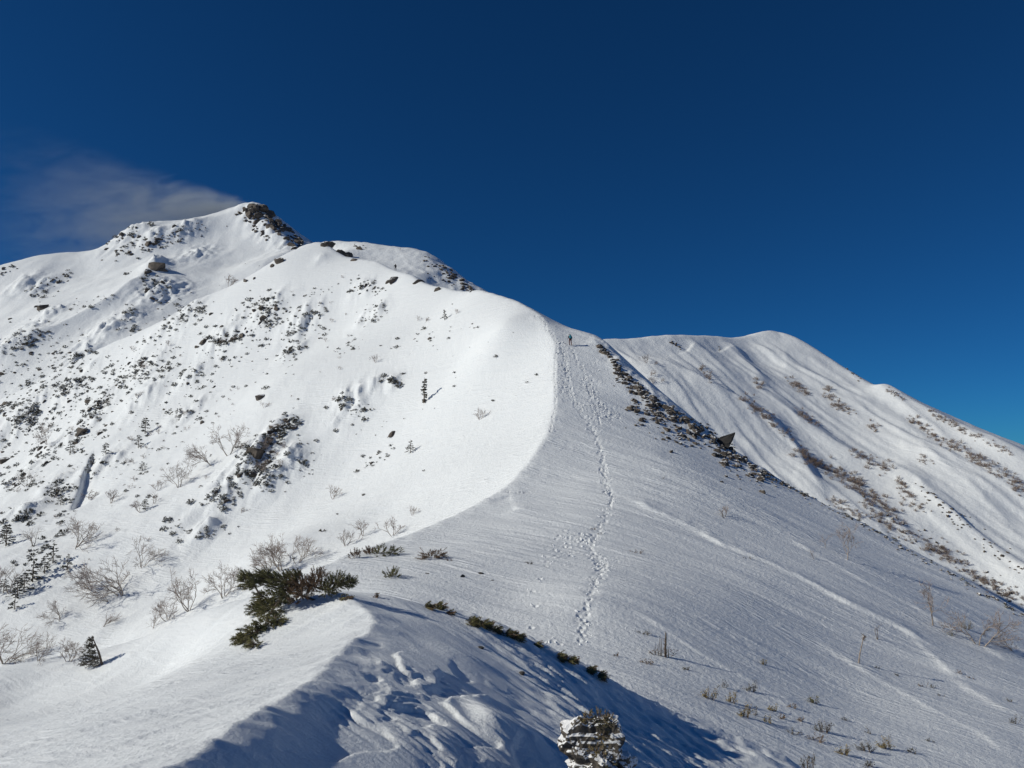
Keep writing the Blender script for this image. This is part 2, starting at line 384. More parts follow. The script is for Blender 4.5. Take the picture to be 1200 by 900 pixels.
def near_h(x, y):
    z = near_s(x, y)
    d, t, sd = polydist(x, y, NK, True)
    s = d * sd
    onR = sstep(.05, .8, s); onL = 1 - onR
    ca, sa = math.cos(R_(-38)), math.sin(R_(-38))
    u = x * ca + y * sa; v = -x * sa + y * ca
    z = z + onR * (.032 * fbm(u / 2.6, v / .9, 51, 3) + .02 * ridged(u / 1.6, v / .18, 57, 4) * sstep(-.1, .3, perlin(x / 2.3, y / 2.3, 53)))
    z = z + onR * sstep(2.2, 4.5, s) * (.10 * ridged(u / 3.2, v / .8, 58, 4) + .05 * ridged(u / .9, v / .4, 59, 3))
    z = z + sstep(2.6, 4.0, s) * onR * .16 * np.clip(fbm(u / 1.5, v / .7, 151, 4) + .15, 0, 1) * sstep(24, 20, y)
    # broken wind slabs: flat plates that end in thin curved scarps
    wx = .5 * fbm(x / 2.2, y / 2.2, 61, 3); wy = .5 * fbm(x / 2.2, y / 2.2, 66, 3)
    zone = onR * sstep(16.5, 13.5, y) * sstep(3.4, 2.2, s) * sstep(.12, .5, s)
    for fx_, fy_, sd, am, lv, lo in ((2.4, 4.2, 61, .060, 2.2, -.30), (.8, 1.4, 65, .020, 2.4, -.05)):
        q = lv * (fbm((x + wx) / fx_, (y + wy) / fy_, sd, 4, .42) * 1.5)
        fr = q - np.floor(q); terr = np.floor(q) + sstep(.90, .98, fr) - .25 * fr
        z = z + zone * am * terr * sstep(lo, lo + .2, perlin(x / fx_ / 1.6, y / fy_ / 1.6, sd + 2))
    z = z + onL * (.06 * fbm((x * .8 + y * .6) / 4.5, (-x * .6 + y * .8) / 1.0, 71, 4) + .03 * ridged((x * .8 + y * .6) / 3, (-x * .6 + y * .8) / .7, 73, 3) + .2 * perlin(x / 4.5, y / 4.5, 75))
    z = z + .05 * fbm(x / .9, y / .9, 81, 3) * np.exp(-(s / .5) ** 2)
    d, t, sd = polydist(x, y, CORN, True)
    dd = d * sd
    z = z + np.where(dd < 0, .20 * np.exp(-(dd / .9) ** 2), .20 * np.exp(-(dd / .45) ** 2)) * sstep(0, .6, t)
    # drift hollow round the dark bush
    return z

# right mountain with its ribs
RS = [P(*q) for q in [(560, 400, 250), (640, 400, 252), (700, 398, 256), (740, 397, 262), (785, 393, 270), (835, 394, 285), (880, 393, 300), (910, 389, 310), (930, 394, 304), (955, 408, 295), (985, 428, 281), (1005, 441, 270), (1020, 450, 262),
                      (1040, 452, 255), (1060, 464, 248), (1095, 483, 238), (1130, 500, 228), (1165, 513, 218), (1200, 530, 209), (1280, 575, 192), (1400, 640, 176)]]
right_pts = RS + [P(*q) for q in [(640, 430, 235), (760, 440, 232), (850, 480, 222), (850, 520, 206), (950, 580, 192), (1000, 600, 184), (1100, 660, 171), (1200, 715, 158), (1000, 520, 222), (950, 470, 245),
                                  (900, 430, 275), (1100, 560, 203), (1200, 620, 182), (1300, 720, 152), (1200, 570, 196), (1050, 480, 243), (820, 430, 250)]] + [
    (0, 320, 20), (60, 340, 30), (110, 370, 25), (150, 330, 5), (180, 290, -20), (220, 260, -40), (60, 400, 0), (150, 400, -20),
    (60, 150, -24), (90, 140, -42), (120, 110, -60), (40, 200, 5), (160, 120, -70)]
right_s = Surf(right_pts, [(RS, .34, 1.2, 16.0)])
RIBS = [  # rib crests traced on the slope: height, width of the sunny side, width of the lee side
    ([(800, 399), (815, 405), (833, 420), (850, 437), (868, 452)], 3.4, 9, 3.2),
    ([(745, 412), (790, 436), (833, 460), (873, 483), (900, 500), (918, 519), (933, 540), (945, 560), (952, 575), (975, 600)], 7.0, 15, 4.5),
    ([(835, 400), (860, 410), (877, 430), (893, 447), (906, 464)], 3.6, 8, 3.2),
    ([(880, 400), (897, 413), (920, 424), (940, 437), (957, 447), (987, 463), (1013, 487), (1050, 510), (1087, 537), (1117, 563), (1160, 600), (1230, 650)], 4.2, 10, 3.5),
    ([(885, 448), (910, 473), (933, 497), (967, 523), (1007, 547), (1033, 557), (1053, 558), (1077, 577), (1100, 600), (1133, 633), (1165, 655), (1200, 682), (1250, 720)], 6.5, 13, 4.5),
    ([(928, 402), (955, 425), (985, 446), (1020, 475), (1063, 505), (1100, 532), (1150, 570), (1210, 612)], 2.6, 9, 3.0),
    ([(1020, 452), (1033, 456), (1063, 483), (1100, 510), (1133, 537), (1170, 560), (1230, 600)], 3.6, 8, 3.0),
    ([(1062, 468), (1083, 480), (1133, 506), (1170, 528), (1210, 556)], 3.0, 7, 2.6),
    ([(960, 560), (990, 580), (1020, 602), (1060, 628), (1110, 662), (1160, 695)], 3.5, 9, 3.5),
    ([(700, 400), (730, 420), (770, 446), (810, 475), (850, 505), (880, 530), (905, 550)], 2.6, 10, 4),
]
RIBW = [([on_surf(right_s, px, py, 150, 330) for px, py in pl], a, b, c) for pl, a, b, c in RIBS]
RDIR = (RIBW[4][0][-1][0] - RIBW[4][0][0][0]) / (RIBW[4][0][-1][1] - RIBW[4][0][0][1])
def right_h(x, y):
    z = right_s(x, y)
    wob = 1.1 * fbm(x / 14, y / 14, 91, 3)
    for pl, hh, wl_, wr in RIBW:
        d, t, sd = polydist(x, y, pl, True)
        n = len(pl) - 1
        dd = d * sd + wob                      # the polyline runs downhill; + is its sunny side
        prof = np.where(dd > 0, np.exp(-np.abs(dd / wl_) ** 1.25), np.exp(-np.abs(dd / wr) ** 1.1))
        z = z + (.5 * hh) * prof * sstep(-.02, 1.2, t) * sstep(n + .01, n - 1.0, t) * (.75 + .5 * perlin(x / 18, y / 18, 93))
    d, t, sd = polydist(x, y, RS)
    far = sstep(0, 15, d)
    q = x - RDIR * (y - 200) + 1.2 * perlin(x / 20, y / 30, 96)     # across the fall line
    ph = q / 5.2 + .7 * perlin(x / 30, y / 60, 98); fr = ph - np.floor(ph)
    saw = np.where(fr < .72, fr / .72, (1 - fr) / .28)
    z = z + far * (.42 * saw * sstep(-.3, .25, perlin(q / 12, y / 50, 95)) + .22 * ridged(q / 2.6, y / 24, 97, 3))
    z = z + .2 * fbm(x / 5, y / 7, 101, 4)
    return z

# left mountain with the summit
LS = [P(*q) for q in [(-140, 350, 370), (-60, 330, 382), (0, 311, 392), (60, 297, 402), (120, 290, 412), (150, 273, 418), (180, 262, 424), (230, 257, 432), (255, 250, 437), (282, 243, 442), (305, 243, 440), (320, 250, 436), (340, 265, 430), (362, 281, 424), (400, 305, 415), (450, 345, 400)]]
SR = [P(*q) for q in [(284, 243, 442), (300, 262, 418), (318, 276, 405), (335, 291, 395), (350, 300, 385)]]
left_pts = LS + SR[1:] + [P(*q) for q in [(180, 312, 372), (100, 400, 298), (0, 445, 282), (250, 330, 350), (130, 385, 300), (0, 380, 330), (60, 345, 362), (200, 375, 310), (280, 300, 385), (230, 295, 392), (300, 320, 352), (-120, 480, 290), (330, 300, 372)]] + [
    (-130, 280, 35), (-90, 300, 50), (-200, 240, -20), (-300, 260, -30), (-200, 480, 90), (-120, 500, 80), (-60, 470, 70), (-330, 460, 70), (-40, 380, 60), (-60, 340, 55)]
left_s = Surf(left_pts, [(LS, .4, 5.0), (SR, .5, 2.5)])
LR = [on_surf(left_s, px, py, 240, 480) for px, py in [(183, 312), (165, 335), (130, 358), (60, 395), (0, 425)]]
LR2 = [on_surf(left_s, px, py, 240, 480) for px, py in [(160, 276), (200, 280), (240, 262), (280, 250)]]
BLOB_LEFT = []
for px, py, rp in [(150, 277, 20), (177, 284, 12), (215, 272, 14), (48, 341, 12), (183, 316, 12), (190, 345, 24), (152, 372, 14), (25, 398, 24), (98, 420, 14), (87, 440, 16), (300, 250, 10), (320, 262, 10), (120, 390, 22), (25, 340, 14), (60, 370, 14), (230, 300, 16)]:
    q = on_surf(left_s, px, py, 240, 480); BLOB_LEFT.append((q[0], q[1], rp * q[1] / F_PX * 1.1))
def left_h(x, y):
    z = left_s(x, y)
    d, t, sd = polydist(x, y, LS)
    far = sstep(0, 22, d)
    z = z + far * (2.6 * fbm(x / 50, y / 50, 111, 3) + .5 * ridged(x / 26, y / 40, 115, 3)) + .3 * fbm(x / 9, y / 9, 119, 3)
    d, t, sd = polydist(x, y, LR)
    z = z + 4.5 * np.exp(-(d / 8) ** 1.2)
    d, t, sd = polydist(x, y, LR2); z = z + 2.5 * np.exp(-(d / 7) ** 1.2)
    z = z + lumps(x, y, BLOB_LEFT, 231, 2.6)
    d, t, sd = polydist(x, y, SR); z = z + 1.8 * np.exp(-(d / 7) ** 2) * (ridged(x / 6, y / 10, 241, 4) + .3)
    zt = P(295, 244.5, 441)[2]; z = zt - 1.3 * np.logaddexp(0, (zt - z) / 1.3)
    return z

# knob behind the ridge dome
GS = [P(*q) for q in [(300, 330, 300), (350, 292, 296), (380, 284, 292), (400, 283, 290), (430, 285, 286), (470, 291, 281), (500, 297, 276), (515, 306, 272), (530, 319, 268), (545, 331, 265), (560, 347, 262), (600, 385, 255), (640, 420, 250)]]
knob_s = Surf(GS + [P(*q) for q in [(420, 300, 262), (463, 313, 250), (500, 328, 238), (520, 335, 240), (380, 300, 260), (450, 330, 230)]] + [
    (-70, 330, 50), (-40, 330, 45), (0, 310, 30), (-20, 200, 20), (20, 230, 10), (10, 260, 8), (-90, 280, 40), (-70, 220, 30)], [(GS, .45, 2.5)])
def knob_h(x, y):
    return knob_s(x, y) + .5 * fbm(x / 12, y / 12, 131, 4) + .25 * fbm(x / 3, y / 3, 135, 3) + .5 * ridged(x / 6, y / 9, 137, 3) * sstep(-42, -25, x)

def valley_h(x, y):
    r = np.sqrt(x * x + y * y)
    return -160 + 25 * fbm(x / 900, y / 900, 141, 3) * sstep(500, 2000, r) - 60 * sstep(300, 900, r)

def rows(*segs):
    out = []
    for a, b, n in segs: out.append(np.exp(np.linspace(math.log(a), math.log(b), n, endpoint=False)))
    return np.concatenate(out + [[segs[-1][1]]])
T_main = polar_sheet('main_ridge_snow', main_h, -44, 44, 1150, 0, 0, 0, M_snow_ridge, rows((11, 26, 90), (26, 66, 290), (66, 128, 190), (128, 260, 110), (260, 330, 8)))
T_near = polar_sheet('foreground_snow', near_h, -55, 55, 620, 0, 0, 0, M_snow_near, rows((.9, 5, 50), (5, 22, 370), (22, 32, 20)))
T_right = polar_sheet('right_mountain_snow', right_h, -6, 44, 430, 0, 0, 0, M_snow_far, rows((110, 320, 260), (320, 420, 12)))
T_left = polar_sheet('left_mountain_snow', left_h, -46, -2, 380, 0, 0, 0, M_snow_left, rows((230, 450, 260), (450, 520, 10)))
T_knob = polar_sheet('rocky_knob_snow', knob_h, -22, 6, 200, 0, 0, 0, M_snow_left, rows((200, 300, 90), (300, 340, 6)))
T_valley = polar_sheet('valley_ground', valley_h, -180, 180, 181, 0, 0, 0, M_snow_far, rows((8, 30000, 90)))

#OBJECTS
# ---------------------------------------------------------------- materials of the things
def bark_mat(name, c1, c2, scale=9.0):
    m, nt, b = new_mat(name); L = nt.links.new
    tc = nd(nt, 'ShaderNodeTexCoord')
    n = nd(nt, 'ShaderNodeTexNoise'); n.inputs['Scale'].default_value = scale; n.inputs['Detail'].default_value = 5
    L(tc.outputs['Object'], n.inputs['Vector'])
    cr = nd(nt, 'ShaderNodeValToRGB'); cr.color_ramp.elements[0].position = .35; cr.color_ramp.elements[1].position = .65
    cr.color_ramp.elements[0].color = (*c1, 1); cr.color_ramp.elements[1].color = (*c2, 1)
    L(n.outputs[0], cr.inputs[0]); L(cr.outputs[0], b.inputs['Base Color'])
    bp = nd(nt, 'ShaderNodeBump'); bp.inputs['Strength'].default_value = .4; bp.inputs['Distance'].default_value = .02
    L(n.outputs[0], bp.inputs['Height']); L(bp.outputs[0], b.inputs['Normal'])
    b.inputs['Roughness'].default_value = .8
    return m
M_birch = bark_mat('birch_bark', (.20, .16, .13), (.42, .36, .31))
M_twig = bark_mat('birch_twigs', (.20, .155, .135), (.34, .28, .25))
M_scrub = bark_mat('scrub_twigs', (.17, .125, .10), (.32, .25, .215))
M_darkwood = bark_mat('pine_wood', (.06, .045, .035), (.16, .12, .09))
M_needle = bark_mat('pine_needles', (.07, .08, .026), (.22, .20, .075), 3.0)
M_needle_far = bark_mat('pine_needles_dull', (.05, .05, .036), (.13, .118, .088), 2.0)
M_brown = bark_mat('dead_needles', (.12, .07, .038), (.24, .155, .09), 3.0)
M_leaf = bark_mat('shrub_leaves', (.19, .145, .055), (.38, .30, .13), 5.0)
M_snowclump = bark_mat('snow_clump', (.78, .80, .82), (.84, .85, .86))
M_jacket = bark_mat('jacket_cloth', (.012, .014, .018), (.02, .022, .028))
M_pack = bark_mat('backpack_cloth', (.01, .16, .22), (.02, .22, .30))
M_trouser = bark_mat('trouser_cloth', (.09, .025, .022), (.13, .04, .035))
M_skin = bark_mat('skin', (.45, .28, .2), (.5, .32, .24))
M_metal = bark_mat('pole_metal', (.1, .1, .1), (.15, .15, .15))

def rock_mat(name, c1, c2, snow_at):
    m, nt, b = new_mat(name); L = nt.links.new
    geo = nd(nt, 'ShaderNodeNewGeometry'); tc = nd(nt, 'ShaderNodeTexCoord')
    n = nd(nt, 'ShaderNodeTexNoise'); n.inputs['Scale'].default_value = 2.6; n.inputs['Detail'].default_value = 8; n.inputs['Roughness'].default_value = .65
    L(tc.outputs['Object'], n.inputs['Vector'])
    cr = nd(nt, 'ShaderNodeValToRGB'); cr.color_ramp.elements[0].position = .35; cr.color_ramp.elements[1].position = .7
    cr.color_ramp.elements[0].color = (*c1, 1); cr.color_ramp.elements[1].color = (*c2, 1)
    L(n.outputs[0], cr.inputs[0])
    sp = nd(nt, 'ShaderNodeSeparateXYZ'); L(geo.outputs['Normal'], sp.inputs[0])
    ad = nd(nt, 'ShaderNodeMath', operation='MULTIPLY_ADD'); L(n.outputs[0], ad.inputs[0]); ad.inputs[1].default_value = .8; L(sp.outputs['Z'], ad.inputs[2])
    mr = nd(nt, 'ShaderNodeMapRange'); mr.inputs[1].default_value = snow_at; mr.inputs[2].default_value = snow_at + .06
    L(ad.outputs[0], mr.inputs[0])
    mx = nd(nt, 'ShaderNodeMix', data_type='RGBA'); L(mr.outputs[0], mx.inputs[0]); L(cr.outputs[0], mx.inputs[6]); mx.inputs[7].default_value = (.8, .81, .83, 1)
    L(mx.outputs[2], b.inputs['Base Color'])
    bp = nd(nt, 'ShaderNodeBump'); bp.inputs['Strength'].default_value = .8; bp.inputs['Distance'].default_value = .08
    L(n.outputs[0], bp.inputs['Height']); L(bp.outputs[0], b.inputs['Normal'])
    b.inputs['Roughness'].default_value = .85
    return m
M_rock = rock_mat('rock_grey', (.042, .035, .029), (.15, .122, .1), 1.2)
M_rock_bare = rock_mat('rock_bare', (.03, .028, .026), (.105, .095, .085), 1.6)

# ---------------------------------------------------------------- shapes as plain arrays
class Sh:
    """vertices, faces and a material slot per face"""
    def __init__(s): s.v = []; s.f = []; s.m = []
    def add(s, vs, fs, m=0):
        k = len(s.v); s.v += [tuple(q) for q in vs]; s.f += [tuple(i + k for i in f) for f in fs]; s.m += [m] * len(fs)
    def tube(s, pts, rad, n=4, m=0, cap=True):
        k = len(s.v); N = len(pts); pts = [Vector(p) for p in pts]
        for i, p in enumerate(pts):
            t = (pts[min(i + 1, N - 1)] - pts[max(i - 1, 0)]).normalized()
            a = t.orthogonal().normalized(); b = t.cross(a)
            for j in range(n):
                w = 6.28318 * j / n
                s.v.append(tuple(p + (a * math.cos(w) + b * math.sin(w)) * rad[i]))
        for i in range(N - 1):
            for j in range(n):
                s.f.append((k + i * n + j, k + i * n + (j + 1) % n, k + (i + 1) * n + (j + 1) % n, k + (i + 1) * n + j)); s.m.append(m)
        if cap: s.f.append(tuple(k + (N - 1) * n + j for j in range(n))); s.m.append(m)
    def mesh(s, name, mats, smooth=False):
        me = bpy.data.meshes.new(name); me.from_pydata(s.v, [], s.f)
        for q in mats: me.materials.append(q)
        me.polygons.foreach_set('material_index', np.array(s.m, dtype=np.int32))
        if smooth: me.polygons.foreach_set('use_smooth', np.ones(len(s.f), dtype=bool))
        me.update(); return me

def rvec(rng): return Vector((rng.gauss(0, 1), rng.gauss(0, 1), rng.gauss(0, 1))).normalized()

def grow_birch(seed, stems=3, h=1.0, spread=.5, depth=4, lean=(0, 0), twig=.010, thick=.022, kids=(3, 4)):
    """bare crooked mountain birch of height about h; returns (trunk shape, twig shape)"""
    rng = random.Random(seed); T = Sh(); W = Sh()
    def br(p, d, L, r, lev):
        n = 4 if lev < 2 else 3
        pts = [p]; q = p; dd = d.copy()
        for i in range(n):
            dd = (dd + rvec(rng) * (.30 + .05 * lev) + Vector((lean[0], lean[1], .10)) * .35).normalized()
            q = q + dd * (L / n); pts.append(q)
        rad = [r * (1 - .45 * i / n) for i in range(n + 1)]
        (T if lev < 2 else W).tube(pts, rad, 5 if lev == 0 else (4 if lev < 3 else 3), 0, False)
        if lev >= depth: return
        k = rng.randint(*kids)
        for j in range(k):
            t = rng.uniform(.35, 1.0) if j else 1.0
            i = min(int(t * n), n - 1); f = t * n - i
            b = pts[i].lerp(pts[i + 1], f)
            ax = (dd.cross(rvec(rng))).normalized()
            ang = rng.uniform(.35, .95) if j else rng.uniform(.1, .3)
            nd_ = Quaternion(ax, ang) @ dd
            br(b, nd_, L * rng.uniform(.55, .78), max(r * .55, twig * h), lev + 1)
    for i in range(stems):
        a = rng.uniform(0, 6.28); sp_ = rng.uniform(.3, 1) * spread
        d = Vector((math.cos(a) * sp_ + lean[0], math.sin(a) * sp_ + lean[1], 1)).normalized()
        br(Vector((math.cos(a) * .02, math.sin(a) * .02, -.06)) * h, d, h * rng.uniform(.34, .46), thick * h * rng.uniform(.8, 1.2), 0)
    return T, W

def grow_tuft(seed, n=22, blades=9, size=.33, flat=.6, snow=.25, mlen=.34, wid=.16):
    """low clump of needle sprays, unit radius, with snow caught in it"""
    rng = random.Random(seed); T = Sh()
    off = Vector((rng.uniform(-.3, .3), rng.uniform(-.3, .3), 0))
    for i in range(n):
        a = rng.uniform(0, 6.28); r = rng.random() ** .6 * .85
        c = Vector((math.cos(a) * r, math.sin(a) * r * .8, (1 - r * r) * flat * rng.uniform(.3, 1))) + off * r
        out = (Vector((c.x, c.y, .35 + c.z)) + rvec(rng) * .5).normalized()
        for k in range(blades):
            d = (out + rvec(rng) * .75).normalized(); L = mlen * rng.uniform(.5, 1.1)
            s_ = d.orthogonal().normalized() * wid * rng.uniform(.5, 1) * .5
            s_ = Quaternion(d, rng.uniform(0, 3.14)) @ s_
            T.add([c - s_, c + s_, c + d * L + s_ * .5, c + d * L - s_ * .5], [(0, 1, 2, 3)], 0)
        T.tube([Vector((0, 0, -.12)), c * .6, c], [.04, .03, .02], 3, 0, False)
        if rng.random() < snow:
            w = rng.uniform(.12, .24); cc = c + Vector((0, 0, .05))
            vs = [cc + Vector((math.cos(q) * w, math.sin(q) * w * .8, -.04)) for q in [0, 1.26, 2.5, 3.8, 5.0]] + [cc + Vector((0, 0, w * .5))]
            T.add(vs, [(0, 1, 5), (1, 2, 5), (2, 3, 5), (3, 4, 5), (4, 0, 5)], 1)
    return T

def rock_shape(seed, sub=2, sx=1, sy=1, sz=.7, rough=.28, cuts=7):
    """angular boulder: an icosphere sliced by random planes and roughened"""
    rng = random.Random(seed)
    bm = bmesh.new(); bmesh.ops.create_icosphere(bm, subdivisions=sub, radius=1)
    pl = [(rvec(rng), rng.uniform(.45, .8)) for _ in range(cuts)]
    for v in bm.verts:
        p = v.co.copy()
        for n, d in pl:
            t = p.dot(n)
            if t > d: p -= n * (t - d)
        p *= 1 + rng.uniform(-rough, rough) * .25
        v.co = Vector((p.x * sx, p.y * sy, p.z * sz))
    T = Sh(); T.add([v.co for v in bm.verts], [[v.index for v in f.verts] for f in bm.faces])
    bm.free(); return T

def grow_conifer(seed, tiers=9, lean=0.0, w=.26, gap=.18, flag=0.0):
    """young fir, unit height; returns (trunk, crown)"""
    rng = random.Random(seed); T = Sh(); Cw = Sh()
    top = Vector((lean, 0, 1))
    T.tube([Vector((0, 0, -.08)), Vector((lean * .3, 0, .4)), top], [.030, .02, .005], 5)
    for i in range(tiers):
        z = gap + (1 - gap) * i / tiers; r = w * (1 - z) ** .8 + .03
        for k in range(rng.randint(4, 6)):
            if rng.random() < .18: continue
            a = rng.uniform(0, 6.28); L = r * rng.uniform(.6, 1.15) * (1 + flag * math.cos(a))
            d = Vector((math.cos(a), math.sin(a), rng.uniform(-.35, .1)))
            c0 = Vector((lean * z, 0, z)); c1 = c0 + d * L
            T.tube([c0, c1], [.006, .003], 3)
            for j in range(15):
                p = c0.lerp(c1, rng.uniform(.25, 1)); dd = (d + rvec(rng) * .8).normalized()
                s_ = dd.orthogonal().normalized() * .022; q = p + dd * rng.uniform(.03, .08)
                Cw.add([p - s_, p + s_, q + s_ * .6, q - s_ * .6], [(0, 1, 2, 3)], 1 if rng.random() < .07 else 0)
    return T, Cw

# ---------------------------------------------------------------- putting things on the snow
bpy.context.view_layer.update()
TERR = [T_near, T_main, T_knob, T_right, T_left]
def hit(px, py):
    d = ray(px, py); best = None
    for o in TERR:
        ok, loc, nrm, _ = o.ray_cast(Vector((0, 0, 0)), d)
        if ok and (best is None or loc.length < best[0].length):
            if nrm.z < 0: nrm = -nrm
            best = (loc.copy(), nrm.copy(), o)
    return best
def link(me, name, loc, rz=0, sc=1, parent=None, rot=None):
    o = bpy.data.objects.new(name, me); C.objects.link(o)
    if name in ('twigs', 'foliage', 'dead_foliage', 'leaves', 'stems', 'crown', 'branches'): o['kind'] = 'stuff'
    o.location = loc; o.rotation_euler = rot if rot else (0, 0, rz)
    o.scale = (sc, sc, sc) if not isinstance(sc, tuple) else sc
    if parent is not None: o.parent = parent
    return o
def empty(name, loc, rz=0, sc=1.0):
    o = bpy.data.objects.new(name, None); C.objects.link(o); o.location = loc; o.rotation_euler = (0, 0, rz)
    o.scale = (sc, sc, sc); o.empty_display_size = .3
    return o
def px_m(loc): return loc.y / F_PX       # metres to a pixel of the photograph at that distance

class Kind:
    """one kind of repeated thing: the largest 290 become objects, the rest one mesh"""
    def __init__(s, name, shapes, mats, cat, limit=290):
        s.name, s.shapes, s.mats, s.cat, s.limit = name, shapes, mats, cat, limit
        s.meshes = [t.mesh(name, mats) for t in shapes]; s.items = []
    def put(s, px, py, size, label, group, var=None, sc=(1, 1, 1), tilt=0, sink=0.0, h=None):
        h = h or hit(px, py)
        if h is None: return
        r = size * px_m(h[0]) * .5
        k = random.randrange(len(s.shapes)) if var is None else var
        q = Vector((0, 0, 1)).rotation_difference(Vector((0, 0, 1)).lerp(h[1], tilt).normalized()) @ Quaternion((0, 0, 1), random.uniform(0, 6.28))
        M = Matrix.Translation(h[0] - Vector((0, 0, sink * r))) @ q.to_matrix().to_4x4() @ Matrix.Diagonal((r * sc[0], r * sc[1], r * sc[2], 1))
        s.items.append((size, M, k, label, group))
    def finish(s):
        s.items.sort(key=lambda t: -t[0])
        by = {}
        for it in s.items:
            if it[4]: by.setdefault(it[4], []).append(it)
        names = {}
        for g, its in by.items():
            if len(its) < 3: continue
            top = its[:s.limit]; pxs = [(q[1].translation.x / q[1].translation.y, q[1].translation.z / q[1].translation.y, id(q)) for q in its]
            cx = sorted(p[0] for p in pxs)[len(pxs) // 2]; cz = sorted(p[1] for p in pxs)[len(pxs) // 2]
            for p in pxs: names[p[2]] = ('upper ' if p[1] > cz else 'lower ') + ('right ' if p[0] > cx else 'left ')
            names[max(pxs, key=lambda p: p[1])[2]] = 'topmost '; names[min(pxs, key=lambda p: p[1])[2]] = 'lowest '
            names[min(pxs)[2]] = 'leftmost '; names[max(pxs)[2]] = 'rightmost '; names[id(its[0])] = 'largest '
        s.items = [(it[0], it[1], it[2], (names.get(id(it), '') + it[3]) if it[3] else it[3], it[4]) for it in s.items]
        for size, M, k, label, group in s.items[:s.limit]:
            o = bpy.data.objects.new(s.name, s.meshes[k]); C.objects.link(o); o.matrix_world = M
            tag(o, label, s.cat, group)
        rest = s.items[s.limit:]
        if not rest: return
        V = []; Fc = []; Mi = []; k0 = 0
        for size, M, k, label, group in rest:
            t = s.shapes[k]; A = np.array(M)
            v = np.array(t.v) @ A[:3, :3].T + A[:3, 3]
            V.append(v); Fc += [tuple(i + k0 for i in f) for f in t.f]; Mi += t.m; k0 += len(v)
        me = bpy.data.meshes.new(s.name + '_scatter'); me.from_pydata(np.concatenate(V).tolist(), [], Fc)
        for q in s.mats: me.materials.append(q)
        me.polygons.foreach_set('material_index', np.array(Mi, dtype=np.int32)); me.update()
        o = bpy.data.objects.new('distant_' + s.name, me); C.objects.link(o)
        tag(o, s.rest_label, s.cat, kind='stuff')

tuft = Kind('dwarf_pine', [grow_tuft(i, 12 + i * 2, 6, flat=.5 + .08 * i) for i in range(6)], [M_needle_far, M_snowclump], 'dwarf pine')
tuft.rest_label = 'tiny dark dwarf pine tips dotted over the snowy mountainsides'
rockk = Kind('rock', [rock_shape(i, 2, 1, .55 + .07 * i, .5 + .12 * i, cuts=9) for i in range(6)], [M_rock], 'rock')
rockk.rest_label = 'small dark stones strewn along the snowy crests and ribs'
scr_sh = []
for i in range(5):
    a, b = grow_birch(40 + i, stems=7, h=1.5, spread=1.1, depth=2, twig=.010, thick=.014, kids=(3, 4))
    a.add(b.v, b.f); scr_sh.append(a)
scrub = Kind('bare_scrub', scr_sh, [M_scrub], 'bare shrub')
scrub.rest_label = 'brown leafless scrub covering the ribs of the right mountain'
sap_sh = []
for i in range(6):
    a, b = grow_birch(60 + i, stems=3, h=1.6, spread=.9, depth=3, lean=(random.uniform(-.3, .3), 0), twig=.0065, thick=.016)
    a.add(b.v, b.f); sap_sh.append(a)
sapl = Kind('bare_shrub', sap_sh, [M_twig], 'bare shrub')
sapl.rest_label = 'leafless twigs on the snow'

def cluster(kind, px, py, rx, ry, ang, n, s0, s1, label, group, **kw):
    ca, sa = math.cos(R_(ang)), math.sin(R_(ang))
    for i in range(n):
        a = random.uniform(0, 6.28); r = math.sqrt(random.random()) * random.choice((1, 1, 1.15, 1.5, 1.9))
        u = math.cos(a) * r * rx; v = math.sin(a) * r * ry
        s_ = s0 + (s1 - s0) * random.random() ** 2.8
        kind.put(px + u * ca - v * sa, py + u * sa + v * ca, s_, label, group, **kw)

